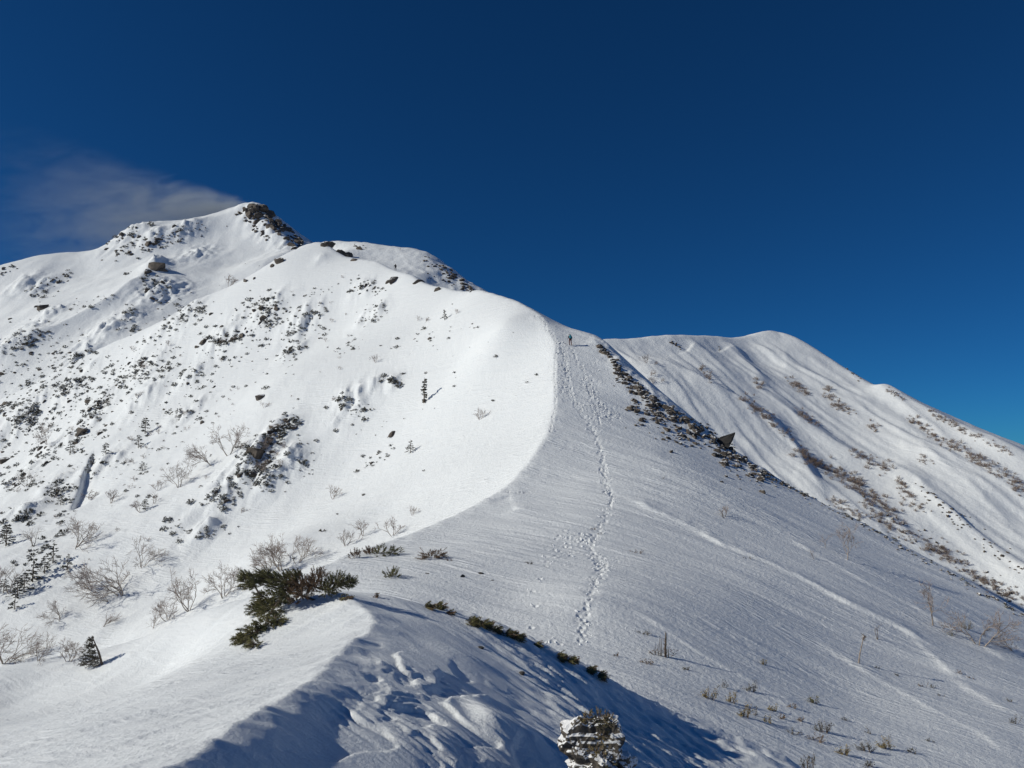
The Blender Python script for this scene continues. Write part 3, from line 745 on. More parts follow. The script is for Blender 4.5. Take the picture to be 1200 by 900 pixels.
# left mountain and sunny face, cluster by cluster: (x, y, rx, ry, angle, tufts, rocks, smallest, largest, where)
CL = [
    (150, 275, 24, 12, -25, 16, 14, 2.5, 7, 'on the shoulder left of the summit'),
    (177, 283, 12, 6, 0, 3, 6, 4, 9, 'in the knot of rocks left of the summit'),
    (215, 272, 26, 4, -18, 6, 8, 2, 4, 'in the thin line slanting down from the summit snow'),
    (48, 341, 15, 8, -10, 12, 4, 2.5, 6, 'in the small patch high on the left mountain'),
    (70, 325, 10, 5, -20, 5, 6, 3, 6, 'on the small rock patch under the left skyline'),
    (50, 361, 8, 3, 0, 3, 2, 3, 6, 'round the lone boulder high on the left mountain'),
    (8, 316, 10, 4, -20, 4, 4, 3, 6, 'at the left end of the skyline'),
    (190, 342, 28, 14, 40, 34, 8, 2.5, 6, 'in the band running down from the dark rock knob'),
    (152, 372, 10, 18, -20, 18, 3, 2.5, 6, 'in the hollow between the two mountains'),
    (110, 355, 26, 5, -15, 12, 1, 2, 5, 'in the sparse row across the left mountain'),
    (25, 398, 30, 11, -12, 30, 10, 2.5, 6, 'in the ragged patch at the left edge halfway up'),
    (98, 420, 14, 9, -30, 14, 2, 3, 6, 'in the patch below the icy bulge'),
    (65, 434, 8, 3, 10, 4, 0, 3, 5, 'in the little row of dark tips low on the left mountain'),
    (32, 450, 10, 4, 0, 6, 0, 3, 6, 'beside the smooth hollow at far left'),
    (87, 455, 18, 11, -10, 24, 3, 3, 7, 'in the bushy patch above the hollow'),
    (115, 475, 20, 6, -50, 20, 14, 3, 7, 'on the steep rocky edge above the gully'),
    (95, 510, 12, 6, -60, 14, 8, 3, 7, 'at the foot of the steep rocky edge'),
    (25, 482, 26, 16, 20, 44, 8, 3, 8, 'in the thick patch at the left edge'),
    (155, 437, 20, 12, -25, 26, 2, 3, 6, 'in the loose patch beside the gully'),
    (188, 392, 30, 5, -30, 16, 0, 3, 5, 'along the lip of the spur'),
    (218, 370, 24, 6, -25, 20, 1, 3, 7, 'along the upper lip of the spur'),
    (180, 430, 20, 14, 0, 26, 3, 3, 6, 'in the patch under the lip of the spur'),
    (262, 397, 24, 5, -12, 12, 14, 3.5, 8, 'in the rocky line under the spur'),
    (312, 367, 20, 16, 20, 38, 12, 3, 8, 'in the rocky patch below the spur top'),
    (355, 377, 24, 18, -10, 34, 2, 3, 6, 'in the loose patch right of the spur rocks'),
    (343, 412, 14, 10, -50, 20, 2, 3, 8, 'in the slanting streak on the open face'),
    (225, 445, 20, 14, 10, 26, 2, 3, 6, 'in the patch in the middle of the face'),
    (217, 487, 22, 7, 12, 22, 2, 3, 7, 'in the dark streak in the middle of the face'),
    (428, 336, 16, 7, 5, 18, 6, 3, 6, 'in the little patch under the ridge top'),
    (372, 343, 16, 4, -20, 8, 2, 2.5, 5, 'in the short row under the spur top'),
    (436, 370, 22, 8, -35, 20, 0, 2.5, 5, 'in the speckled patch under the ridge top'),
    (412, 405, 16, 8, -20, 12, 0, 2.5, 4.5, 'in the faint patch on the bright face'),
    (325, 508, 20, 9, -48, 30, 18, 4, 10, 'at the top of the big rocky patch'),
    (300, 540, 26, 16, -48, 66, 12, 3.5, 9, 'in the heart of the big rocky patch'),
    (265, 578, 24, 12, -20, 36, 3, 3, 8, 'in the lower end of the big rocky patch'),
    (320, 565, 16, 10, 0, 18, 2, 3, 7, 'on the right flank of the big rocky patch'),
    (355, 535, 14, 18, -30, 14, 0, 3, 7, 'right of the big rocky patch'),
    (240, 625, 26, 6, -8, 14, 0, 3, 7, 'in the short row below the rocky patch'),
    (205, 615, 14, 6, 10, 9, 0, 3, 8, 'in the row of dark sprigs low on the face'),
    (413, 475, 18, 9, 10, 16, 3, 3, 8, 'round the icy scoop in the bright face'),
    (460, 448, 8, 5, 0, 7, 1, 4, 9, 'right above the icy scoop'),
    (443, 538, 16, 6, -25, 12, 2, 2.5, 6, 'in the dotted row low on the bright face'),
    (428, 510, 40, 20, -30, 8, 0, 2, 4, 'scattered singly over the lower bright face'),
    (20, 560, 22, 16, 0, 26, 4, 3, 7, 'in the patch low at the left edge'),
    (28, 606, 20, 7, 0, 20, 0, 4, 10, 'in the dark patch low at the left edge'),
    (65, 572, 12, 8, 0, 16, 1, 4, 10, 'round the dark bush low on the left'),
    (50, 530, 14, 8, 10, 12, 3, 3, 7, 'above the dark bush low on the left'),
    (75, 590, 12, 12, -20, 12, 0, 4, 9, 'between the bare trees low on the left'),
    (45, 645, 40, 5, -35, 16, 0, 4, 10, 'along the line of small firs'),
    (120, 545, 60, 40, 0, 16, 0, 2.5, 7, 'scattered in the gully at lower left'),
    (170, 560, 30, 20, 0, 9, 0, 2.5, 6, 'scattered beside the lower gully'),
    (500, 420, 120, 50, 0, 12, 0, 2, 4.5, 'scattered far apart over the smooth bright face'),
    (520, 392, 40, 6, -10, 7, 2, 3, 7, 'in the row of snags under the dome'),
    (60, 470, 90, 60, -25, 40, 5, 2, 5, 'scattered thinly over the left mountainside'),
    (240, 440, 110, 60, -40, 60, 4, 2, 5, 'scattered thinly over the upper face'),
    (40, 430, 50, 36, -15, 60, 26, 2.5, 6, 'thickly dotted over the left mountainside'),
    (60, 510, 60, 34, 0, 60, 24, 2.5, 6.5, 'dotted round the gully at the left edge'),
    (130, 455, 50, 24, -30, 50, 16, 2.5, 6, 'between the gully and the open face'),
    (290, 390, 60, 26, -20, 40, 14, 2.5, 5.5, 'dotted under the spur top'),
    (180, 285, 50, 8, -15, 16, 30, 2.5, 5.5, 'along the rocks left of the summit'),
]
for (x, y, rx, ry, a, nt_, nr_, s0, s1, where) in CL:
    if nt_: cluster(tuft, x, y, rx, ry, a, int(nt_ * 1.9), s0 * .9, s1 * 1.6, 'dwarf pine tuft ' + where, 'dwarf pine tufts ' + where, sink=.1, tilt=.5)
    if nr_: cluster(rockk, x, y, rx, ry, a, int(nr_ * 1.5), s0 * 1.2, s1 * 1.35, 'snow-dusted rock ' + where, 'rocks ' + where, sink=.2, tilt=.6)
# single tufts
for (x, y, s_, lab) in [
    (312, 456, 13, 'large dark pine clump beside the boulder in the middle of the face'),
    (462, 449, 12, 'dark pine clump above the icy scoop'),
    (472, 439, 8, 'small pine clump just above a larger one near the icy scoop'),
    (435, 481, 11, 'dark pine clump at the foot of the icy scoop'),
    (382, 479, 9, 'lone dark tuft left of the icy scoop'),
    (393, 506, 9, 'lone dark tuft below the icy scoop'),
    (371, 517, 8, 'lone dark tuft right of the big rocky patch'),
    (497, 552, 5, 'tiny dark sprig alone on the lower bright face'),
    (425, 581, 8, 'round dark tuft beside bare twigs low on the bright face'),
    (395, 603, 5, 'small tuft just above the bare trees behind the drift'),
    (377, 623, 13, 'dark green tuft between the bare trees right above the crest'),
    (345, 655, 5, 'small tuft beside the bare trees behind the drift'),
    (505, 400, 6, 'small tuft right of the rocky snags under the dome'),
    (490, 392, 7, 'small tuft among the snags under the dome'),
    (465, 398, 10, 'rock-like dark tuft under the ridge top'),
    (628, 440, 8, 'upper of two small tufts beside the ridge crest'),
    (618, 448, 6, 'lower of two small tufts beside the ridge crest'),
    (578, 470, 6, 'lone tuft in the middle of the smooth bright face'),
    (533, 437, 6, 'small tuft right of the thin dead spire'),
    (352, 543, 12, 'spiky dark tuft on the right edge of the big rocky patch'),
    (208, 617, 8, 'dark sprig left of the short row below the rocky patch')]:
    tuft.put(x, y, s_, lab, None, sink=.1)

# ---- summit rocks and ridge-top rocks
def rocks_along(pts, n, w, s0, s1, label, group, **kw):
    for i in range(n):
        t = random.random() * (len(pts) - 1); k = min(int(t), len(pts) - 2); f = t - k
        x = pts[k][0] + (pts[k + 1][0] - pts[k][0]) * f; y = pts[k][1] + (pts[k + 1][1] - pts[k][1]) * f
        d = abs(random.gauss(0, 1)) * w
        rockk.put(x + random.gauss(0, 1) - d * .5, y + 1.5 + d * .9, s0 + (s1 - s0) * random.random() ** 2, label, group, tilt=.5, sink=.15, **kw)
rocks_along([(282, 244), (298, 243), (312, 249), (322, 256), (334, 264), (346, 273), (358, 282)], 95, 6, 4.5, 13, 'dark rock on the scoured right side of the summit', 'summit rocks')
for _x, _y, _s in [(287, 246, 13), (297, 245, 17), (308, 247, 18), (317, 253, 15), (303, 255, 14), (326, 262, 12), (338, 270, 10), (292, 253, 12)]: rockk.put(_x, _y, _s, 'large dark crag of the summit outcrop', 'summit crags', tilt=.3, sink=-.15)
rocks_along([(286, 252), (300, 264), (318, 276)], 18, 2, 3, 7, 'dark rock along the lower edge of the summit outcrop', 'rocks under the summit')
for (x, y, s_, lab) in [
    (183, 314, 20, 'big dark rock knob standing alone on the left mountain'), (192, 317, 14, 'right shoulder of the dark rock knob on the left mountain'), (174, 319, 12, 'low left end of the dark rock knob'),
    (387, 289, 14, 'rounded grey boulder on top of the spur'), (380, 288, 8, 'small boulder beside the rounded one on the spur top'),
    (399, 297, 11, 'dark rock just below the spur-top boulder'), (408, 300, 12, 'dark rock between two others right of the spur top'), (416, 305, 10, 'lowest dark rock right of the spur top'),
    (328, 306, 12, 'slanting rock on the left edge of the spur'), (320, 311, 9, 'lower slanting rock on the left edge of the spur'),
    (288, 329, 9, 'squarish boulder in the hollow below the summit'), (298, 326, 6, 'small stone right of the squarish boulder'),
    (463, 328, 14, 'long dark rock at the ridge lip'), (457, 330, 8, 'left end of the long rock at the ridge lip'), (490, 330, 12, 'dark rock behind the ridge lip'), (513, 340, 7, 'small flat rock where the dome begins'),
    (421, 292, 7, 'small rock on the knob behind the spur'), (51, 361, 11, 'lone boulder high on the left mountain'), (173, 285, 12, 'largest rock of the knot left of the summit'),
    (306, 466, 12, 'boulder below the pine clump in the middle of the face'), (461, 508, 13, 'grey rock on the lower bright face'), (240, 400, 13, 'blocky rock at the left end of the rocky line under the spur'),
    (283, 393, 12, 'blocky rock at the right end of the rocky line'), (325, 502, 15, 'long dark rock at the head of the big rocky patch'), (298, 530, 16, 'grey crag in the big rocky patch'), (296, 556, 15, 'lower grey crag in the big rocky patch'),
    (104, 470, 11, 'steep rock on the edge above the gully'), (96, 505, 13, 'tall dark rock above the gully'), (6, 473, 12, 'dark rock at the left edge of the picture'), (6, 540, 12, 'dark rock low at the left edge')]:
    rockk.put(x, y, s_ * 1.45, lab, None, tilt=.4, sink=.15)
rocks_along([(500, 298), (515, 307), (530, 318), (545, 330), (556, 338)], 60, 4, 3.5, 10, 'dark rock on the right edge of the knob behind the ridge', 'rocks on the knob')
cluster(rockk, 425, 290, 14, 3, 10, 8, 2.5, 5, 'small stone on top of the knob behind the ridge', 'stones on the knob top', tilt=.5)
cluster(rockk, 510, 325, 16, 5, 20, 14, 2.5, 6, 'stone low on the knob behind the ridge', 'stones low on the knob', tilt=.5)

# ---- rock band along the skyline of the right face
rocks_along([(702, 402), (710, 412), (722, 420)], 24, 1.5, 6, 13, 'brown rock at the very top of the long rock band', 'top rocks of the band')
rocks_along([(722, 424), (735, 438), (752, 452)], 80, 7, 4, 11, 'rock in the upper part of the long rock band', 'upper band rocks')
rocks_along([(750, 451), (775, 470), (800, 487), (828, 496)], 280, 17, 3.2, 13, 'rock in the middle of the long rock band', 'middle band rocks')
rocks_along([(828, 498), (850, 520), (880, 540), (905, 556)], 160, 11, 3.4, 12, 'rock in the lower part of the long rock band', 'lower band rocks')
rocks_along([(905, 558), (935, 573), (1000, 605), (1100, 662), (1200, 718)], 110, 3, 3, 7, 'small rock on the edge where the right face drops away', 'rocks along the drop')
# scrub mixed with the rocks
def along(kind, pts, n, w, s0, s1, label, group, **kw):
    for i in range(n):
        t = random.random() * (len(pts) - 1); k = min(int(t), len(pts) - 2); f = t - k
        x = pts[k][0] + (pts[k + 1][0] - pts[k][0]) * f; y = pts[k][1] + (pts[k + 1][1] - pts[k][1]) * f
        kind.put(x + random.gauss(0, w), y + random.gauss(0, w * .7), s0 + (s1 - s0) * random.random() ** 2, label, group, **kw)
along(tuft, [(740, 445), (775, 475), (828, 502), (880, 545), (905, 562)], 60, 3, 3, 7, 'dwarf pine tuft between the rocks of the long rock band', 'tufts in the rock band', sink=.1)
along(tuft, [(905, 562), (1000, 608), (1100, 665), (1200, 722)], 46, 2, 3, 8, 'dwarf pine tuft on the edge where the right face drops away', 'tufts along the drop', sink=.1)

# right mountain: brown scrub on the shaded sides of the ribs, rocks low down
for (pts, n, w, s0, s1, where) in [
    ([(820, 430), (835, 445)], 14, 2.5, 5, 9, 'high on the first rib'), ([(870, 465), (900, 492)], 26, 4, 5, 10, 'in the upper hollow of the first rib'),
    ([(885, 445), (893, 455)], 8, 3, 5, 9, 'in the patch under the second rib'), ([(925, 445), (948, 462)], 22, 3.5, 5, 10, 'on the second rib'),
    ([(900, 490), (930, 515)], 18, 4, 5, 9, 'beside the big white drift'), ([(935, 482), (960, 500)], 20, 3, 5, 9, 'in the middle rib hollow'),
    ([(968, 455), (985, 478)], 18, 4, 5, 9, 'on the third rib'), ([(975, 475), (1000, 483)], 16, 3, 5, 9, 'under the third rib'), ([(1018, 498), (1026, 504)], 9, 3, 5, 9, 'in the small patch on the smooth slope'),
    ([(935, 530), (970, 550), (1010, 572), (1045, 600)], 100, 6, 6, 12, 'in the broad brown belt'), ([(1000, 530), (1040, 552)], 26, 4, 5, 10, 'above the broad brown belt'),
    ([(1065, 490), (1090, 510), (1125, 528)], 44, 4, 5, 9, 'high on the fourth rib'), ([(1125, 525), (1160, 550), (1200, 575)], 60, 6, 5, 10, 'in the brown belt at the right edge'),
    ([(1090, 483), (1130, 505), (1190, 535)], 50, 3.5, 4, 8, 'just under the right skyline'), ([(1040, 455), (1060, 470)], 10, 2.5, 4, 8, 'at the notch in the right skyline'),
    ([(1050, 565), (1070, 590), (1085, 600)], 26, 5, 5, 10, 'on the white rib end'), ([(1010, 590), (1060, 625), (1110, 655)], 60, 7, 5, 10, 'in the hollow under the belt'),
    ([(1100, 640), (1150, 680), (1200, 705)], 70, 6, 5, 10, 'in the deep hollow at the right edge'), ([(970, 585), (1010, 606)], 20, 4, 5, 9, 'at the foot of the first rib'),
    ([(1080, 535), (1090, 545)], 10, 4, 4, 8, 'in the faint patch below the fourth rib')]:
    along(scrub, pts, int(n * 1.7), w * .9, s0 * .9, s1 * 1.15, 'brown scrub ' + where + ', right mountain', 'scrub ' + where, sink=.05)
for (pts, n, w, s0, s1, where) in [
    ([(1072, 565), (1100, 590), (1125, 610)], 26, 5, 2.5, 6, 'on the rocky end of the third rib'), ([(1120, 610), (1160, 640), (1200, 670)], 40, 7, 2.5, 6, 'strewn down to the right edge'),
    ([(1000, 580), (1060, 620), (1120, 660), (1190, 700)], 60, 8, 2.5, 6, 'in the hollow behind the near face'), ([(985, 427), (1010, 446)], 12, 1.2, 2.5, 5, 'on the steep right skyline'),
    ([(838, 400), (845, 412)], 4, 1, 2.5, 4, 'at the head of the second rib'), ([(782, 398), (800, 412)], 8, 1.5, 2.5, 5, 'at the head of the first rib')]:
    along(rockk, pts, n, w, s0, s1, 'dark stone ' + where, 'stones ' + where, tilt=.5)

# bare twiggy shrubs
for (x, y, s_, lab) in [
    (267, 336, 24, 'round bare bush in the hollow below the summit'), (562, 492, 22, 'thin bare sapling on the smooth bright face'), (390, 585, 26, 'bare shrub low on the bright face'),
    (483, 604, 18, 'small bare shrub near the ridge crest'), (215, 487, 14, 'bare twigs by the dark streak'), (440, 425, 16, 'faint bare twigs on the bright face'), (310, 478, 16, 'bare twigs under the boulder'),
    (660, 444 + 0, 0, ''), (770, 455, 0, ''), (498, 378, 12, 'bare twigs left of the small fir under the dome'), (535, 368, 10, 'bare twigs right of the small fir under the dome'),
    (55, 520, 30, 'bare crooked shrub above the gully'), (130, 590, 26, 'bare shrub low beside the gully'), (105, 585, 24, 'bare shrub left of the gully'), (390, 470, 10, 'bare twigs left of the icy scoop'),
    (850, 605, 20, 'spray of bare stems on the grey face'), (165, 600, 24, 'low bare shrub in the middle of the lower left'), (185, 575, 20, 'bare shrub behind the smooth snow shoulder'), (460, 628, 34, 'bare shrub standing just above the crest shadow line'),
    (425, 628, 30, 'bare shrub left of the one at the crest shadow line'), (405, 640, 30, 'bare shrub close behind the saddle'), (545, 603, 0, '')]:
    if s_: sapl.put(x, y, s_, lab, None)
cluster(sapl, 120, 560, 110, 70, -20, 46, 6, 16, 'faint leafless twigs on the lower left slope', 'leafless twigs on the lower left slope')
cluster(sapl, 330, 430, 120, 60, -30, 30, 5, 11, 'tiny leafless twigs on the sunny face', 'leafless twigs on the sunny face')
cluster(sapl, 770, 440, 12, 8, 30, 6, 10, 18, 'pale bare birch shrub behind the rock band', 'bare shrubs behind the rock band')
cluster(sapl, 155, 470, 60, 50, -30, 14, 10, 18, 'faint leafless shrub on the left mountainside', 'faint bare shrubs on the left mountainside')
cluster(sapl, 320, 540, 25, 20, -45, 9, 14, 24, 'leafless shrub among the big rocky patch', 'bare shrubs in the big rocky patch')
for k in (tuft, rockk, scrub, sapl): k.finish()

# ---------------------------------------------------------------- bare birches with trunk and twigs
def birch(px, py, hpx, seed, label, group=None, lean=(0, 0), stems=3, spread=.6, depth=4, mats=None, kids=(3, 4)):
    h = hit(px, py)
    if not h: return
    H = hpx * px_m(h[0]) * 1.2
    e = empty('birch_tree', h[0], 0)
    T, W = grow_birch(seed, stems, H / 1.25, spread, depth, lean, twig=.0032, thick=.014, kids=kids)
    link(T.mesh('trunk', [mats or M_birch]), 'trunk', (0, 0, 0), parent=e)
    link(W.mesh('twigs', [M_twig]), 'twigs', (0, 0, 0), parent=e)
    tag(e, label, 'bare tree', group)
LEAN = .5
BIRCH = [
    (268, 533, 44, (0, 0), 2, 'upright bare birch right of a leaning one above the smooth snow shoulder'),
    (250, 545, 42, (-.7, 0), 2, 'bare birch leaning left above the smooth snow shoulder'),
    (210, 571, 36, (0, 0), 2, 'bare birch just behind the edge of the smooth snow shoulder'),
    (88, 643, 46, (0, 0), 4, 'wide bare birch at the left edge of the smooth snow shoulder'),
    (38, 640, 30, (-.2, 0), 2, 'bare birch left of the wide one'),
    (142, 698, 60, (-.7, 0), 4, 'spreading bare birch leaning left on the lower snow'),
    (165, 665, 38, (.3, 0), 3, 'bare birch growing behind the spreading one'),
    (70, 727, 34, (-.2, 0), 3, 'forked bare birch low on the left snow'),
    (12, 695, 44, (.1, 0), 3, 'bare birch beside the line of firs at the left edge'),
    (5, 776, 60, (.5, 0), 4, 'large bare birch at the left edge above the drift'),
    (80, 775, 40, (.2, 0), 3, 'bare birch behind the small leaning fir'),
    (45, 775, 34, (.4, 0), 3, 'low bare birch between the left edge and the small fir'),
    (196, 727, 36, (-.3, 0), 4, 'bare birch at the drift edge, left of the pair'),
    (222, 715, 46, (0, 0), 4, 'tall bare birch at the drift edge'),
    (262, 700, 42, (-.1, 0), 4, 'bare birch at the drift edge nearest the dark bush'),
    (178, 738, 24, (-.3, 0), 3, 'small bare birch lowest along the drift edge'),
    (330, 668, 50, (-.2, 0), 4, 'bare birch rising behind the dark bush'),
    (348, 660, 40, (.4, 0), 2, 'forked bare birch rising behind the dark bush on its right'),
    (312, 672, 44, (-.5, 0), 3, 'bare birch rising behind the dark bush on its left'),
    (108, 690, 40, (-.5, 0), 3, 'low bare birch left of the spreading one'),
    (120, 735, 30, (.7, 0), 2, 'bent bare birch below the spreading one'),
    (128, 705, 26, (-.8, 0), 2, 'bare birch lying almost flat below the spreading one'),
    (50, 510, 26, (0, 0), 3, 'small bare birch above the gully on the left'),
    (30, 570, 26, (0, 0), 3, 'small bare birch by the dark patch at the left edge'),
    (180, 590, 20, (0, 0), 3, 'small bare birch in the lower left hollow'),
]
for i, (x, y, hp, lean, st, lab) in enumerate(BIRCH):
    birch(x, y, hp, 200 + i * 7, lab, 'bare birches on the lower left slope', (lean[0] * LEAN, 0), max(st, 3), .95, depth=4 if hp > 33 else 3)
birch(1094, 733, 66, 401, 'slender pale birch with sparse twigs near the right edge', None, (-.05, 0), 1, .1, 4)
birch(1149, 757, 62, 405, 'forked pale birch with a wide twiggy crown near the right edge', None, (.05, 0), 3, .9, 4)
birch(993, 656, 52, 411, 'upright twiggy birch on the upper grey slope', None, (-.1, 0), 1, .2, 4)
birch(967, 642, 26, 415, 'small bare birch left of the upright twiggy one', None, (0, 0), 1, .3, 3)
birch(954, 656, 20, 418, 'thin dark sapling furthest left on the upper grey slope', None, (0, 0), 1, .2, 3, M_darkwood)
birch(1190, 765, 34, 421, 'low bare birch cut by the right edge', None, (-.3, 0), 2, .5, 4)
birch(1028, 749, 28, 425, 'upright thin-stemmed shrub right of the broken trunk', None, (.05, 0), 4, .25, 2, M_darkwood, (1, 2))
birch(848, 607, 18, 431, 'small bare shrub on the grey face below the pointed rock', None, (-.2, 0), 4, .8, 2, M_darkwood, (1, 2))

# ---------------------------------------------------------------- firs
def fir(px, py, hpx, seed, label, group=None, lean=0, w=.26, tiers=9, flag=0, gap=.15):
    h = hit(px, py)
    if not h: return
    H = hpx * px_m(h[0]); e = empty('fir_tree', h[0], random.uniform(0, .6), H)
    T, Cw = grow_conifer(seed, tiers, lean, w, gap, flag)
    link(T.mesh('trunk', [M_darkwood]), 'trunk', (0, 0, 0), parent=e)
    link(Cw.mesh('crown', [M_needle_far, M_snowclump]), 'crown', (0, 0, 0), parent=e)
    tag(e, label, 'fir tree', group)
fir(497, 472, 30, 1, 'thin almost needleless spire on the bright face', None, 0, .09, 10, 0, .05)
fir(521, 375, 13, 2, 'tiny fir alone under the dome', None, 0, .34)
fir(481, 531, 16, 3, 'small snowy fir low on the bright face', None, 0, .45)
for i, (x, y, hp, wd, lab) in enumerate([
    (79, 668, 16, .4, 'top right'), (62, 660, 20, .45, 'second from the top'), (52, 672, 18, .5, 'upper middle'), (38, 682, 24, .45, 'tallest, in the middle'), (28, 694, 20, .5, 'lower middle'), (20, 700, 20, .5, 'below the tallest one'), (17, 714, 16, .4, 'lowest'), (7, 640, 22, .4, 'at the left edge above the others'), (4, 695, 14, .6, 'bushy, at the left edge'), (5, 632, 14, .6, 'small, at the left edge')]):
    fir(x, y, hp * 1.2, 20 + i, 'small fir in the slanting line at lower left, ' + lab, 'line of small firs', 0, wd, 8)
for (x, y, hp, wd, lab) in [(124, 532, 14, .4, 'small fir casting a shadow in the gully'), (170, 508, 20, .35, 'snow-loaded fir above the smooth shoulder'), (162, 525, 16, .4, 'lower fir above the smooth shoulder'), (167, 552, 12, .45, 'small fir beside a bare birch near the shoulder'), (82, 533, 18, .35, 'small fir left of the gully'), (71, 592, 12, .5, 'bushy fir beside the gully wall'), (108, 545, 14, .3, 'fir at the top of the wind scoop'), (103, 555, 12, .3, 'fir halfway down the wind scoop'), (170, 598, 14, .4, 'small fir at the edge of the smooth shoulder'), (66, 580, 14, .6, 'dense dark fir below a bare birch')]:
    fir(x, y, hp, 50 + int(x), lab, None, 0, wd * 1.2, 8)

# ---------------------------------------------------------------- needle foliage for near bushes
def spray(T, p, d, L, rng, m=0, needles=26, nl=.055, nw=.0055):
    """a pine shoot: a stem with needles standing off it"""
    d = d.normalized(); q = p + d * L + Vector((0, 0, L * .12))
    T.tube([p, p.lerp(q, .5) - Vector((0, 0, L * .04)), q], [.009, .007, .004], 3, 2, False)
    for k in range(needles):
        t = rng.uniform(.15, 1.05); c = p.lerp(q, t)
        dd = (d * .75 + rvec(rng)).normalized()
        s_ = dd.orthogonal().normalized() * nw
        T.add([c - s_, c + s_, c + dd * nl * rng.uniform(.6, 1.2)], [(0, 1, 2)], m)

def near_bush(name, label, cat, base_px, clumps, Y=None):
    """clumps: (px, py, radius px, density, direction, part, material)"""
    h = hit(*base_px); base = h[0]
    e = empty(name, base); tag(e, label, cat)
    W = Sh(); rng = random.Random(int(base_px[0]) * 7 + 3); nodes = [Vector((0, 0, -.05))]
    for (px, py, rp, n, dr, part, mats, Yc) in clumps:
        hh = hit(px, py + rp * .3)
        Yq = Yc if Yc else hh[0].y
        c = Vector(P(px, py, Yq)); r = rp * Yq / F_PX
        T = Sh()
        o_ = min(nodes, key=lambda q: (q - (c - base)).length); nodes.append(c - base)
        W.tube([o_, o_.lerp(c - base, .5) + rvec(rng) * r * .2, c - base], [.026, .022, .014], 5)
        for i in range(int(n * (1.9 if r > 0 and Yc is None and name != 'dwarf_pine_bush' else 1))):
            v = rvec(rng); rr = rng.random() ** .5
            p = c - base + Vector((v.x * r, v.y * r * 1.0, v.z * r * .62)) * rr
            if i % 9 == 0: W.tube([(c - base), (c - base).lerp(p, .5) + rvec(rng) * r * .1, p], [.012, .008, .004], 3)
            d = Vector(dr) + v * .7 + Vector((0, 0, .15))
            kf = max(1.0, Yq / 19.0) ** .8
            spray(T, p, d, rng.uniform(.08, .17) * kf, rng, 0, 26, .055 * kf, .0055 * kf)
        link(T.mesh(part, mats), part, (0, 0, 0), parent=e)
    link(W.mesh('branches', [M_darkwood]), 'branches', (0, 0, 0), parent=e)
    return e
G3 = [M_needle, M_needle, M_darkwood]; B3 = [M_brown, M_brown, M_darkwood]
_yb = hit(372, 702)[0].y
near_bush('dwarf_pine_bush', 'large wind-bent dark green and brown pine bush on the near drift crest', 'pine bush', (372, 702), [
    (px, py, r, int(n * 2.4), d, part, m, (_yb - .2 + (690 - py) * .012) if not low else None) for px, py, r, n, d, part, m, low in [
    (296, 682, 13, 50, (-1, 0, .0), 'foliage', G3, 0), (312, 677, 13, 50, (-1, 0, .1), 'foliage', G3, 0), (330, 682, 15, 60, (-.8, 0, .1), 'foliage', G3, 0), (288, 676, 7, 14, (-1, 0, .1), 'foliage', G3, 0),
    (350, 686, 14, 44, (-.6, 0, .3), 'dead_foliage', B3, 0), (368, 686, 13, 40, (-.4, 0, .5), 'dead_foliage', B3, 0), (352, 698, 12, 34, (-.4, 0, .1), 'dead_foliage', B3, 0), (345, 678, 10, 34, (-.8, 0, .3), 'foliage', G3, 0), (384, 691, 10, 30, (.2, 0, .3), 'foliage', G3, 0),
    (395, 683, 12, 40, (.3, 0, .3), 'foliage', G3, 0), (408, 683, 7, 20, (.6, 0, .2), 'foliage', G3, 0), (374, 675, 8, 14, (.2, 0, .8), 'dead_foliage', B3, 0), (335, 696, 12, 40, (-.5, 0, -.2), 'foliage', G3, 0),
    (312, 702, 14, 54, (-.6, 0, -.5), 'foliage', G3, 1), (326, 706, 12, 44, (-.2, 0, -.5), 'foliage', G3, 1), (318, 718, 14, 56, (-.3, 0, -.5), 'foliage', G3, 1), (304, 714, 11, 34, (-1, 0, -.4), 'foliage', G3, 1), (324, 728, 9, 30, (.2, 0, -.5), 'foliage', G3, 1),
    (310, 733, 11, 40, (-.3, 0, -.5), 'foliage', G3, 1), (296, 742, 12, 46, (-.5, 0, -.5), 'foliage', G3, 1), (285, 750, 9, 34, (-.8, 0, -.5), 'foliage', G3, 1), (299, 755, 9, 26, (-.3, 0, -.5), 'foliage', G3, 1)]])
near_bush('juniper_bush', 'low brown and green bush on the saddle rim right of the large pine bush', 'bush', (450, 652), [
    (434, 647, 6, 16, (-.5, 0, .8), 'foliage', B3, None), (447, 648, 9, 26, (.3, 0, .2), 'foliage', G3, None), (460, 648, 8, 18, (.7, 0, .1), 'foliage', G3, None)])
near_bush('juniper_bush', 'low reddish brown bush on the saddle rim, right of the green one', 'bush', (508, 654), [
    (500, 652, 8, 20, (-.8, 0, .1), 'foliage', B3, None), (512, 651, 10, 30, (.8, 0, .1), 'foliage', B3, None)])
near_bush('juniper_bush', 'tiny upright brown bush on the saddle rim nearest the large pine bush', 'bush', (415, 654), [(415, 652, 7, 14, (-.3, 0, .8), 'foliage', B3, None)])
near_bush('juniper_bush', 'dark round bush half buried on the saddle slope', 'bush', (459, 675), [(459, 674, 8, 26, (0, 0, .5), 'foliage', G3, None)])
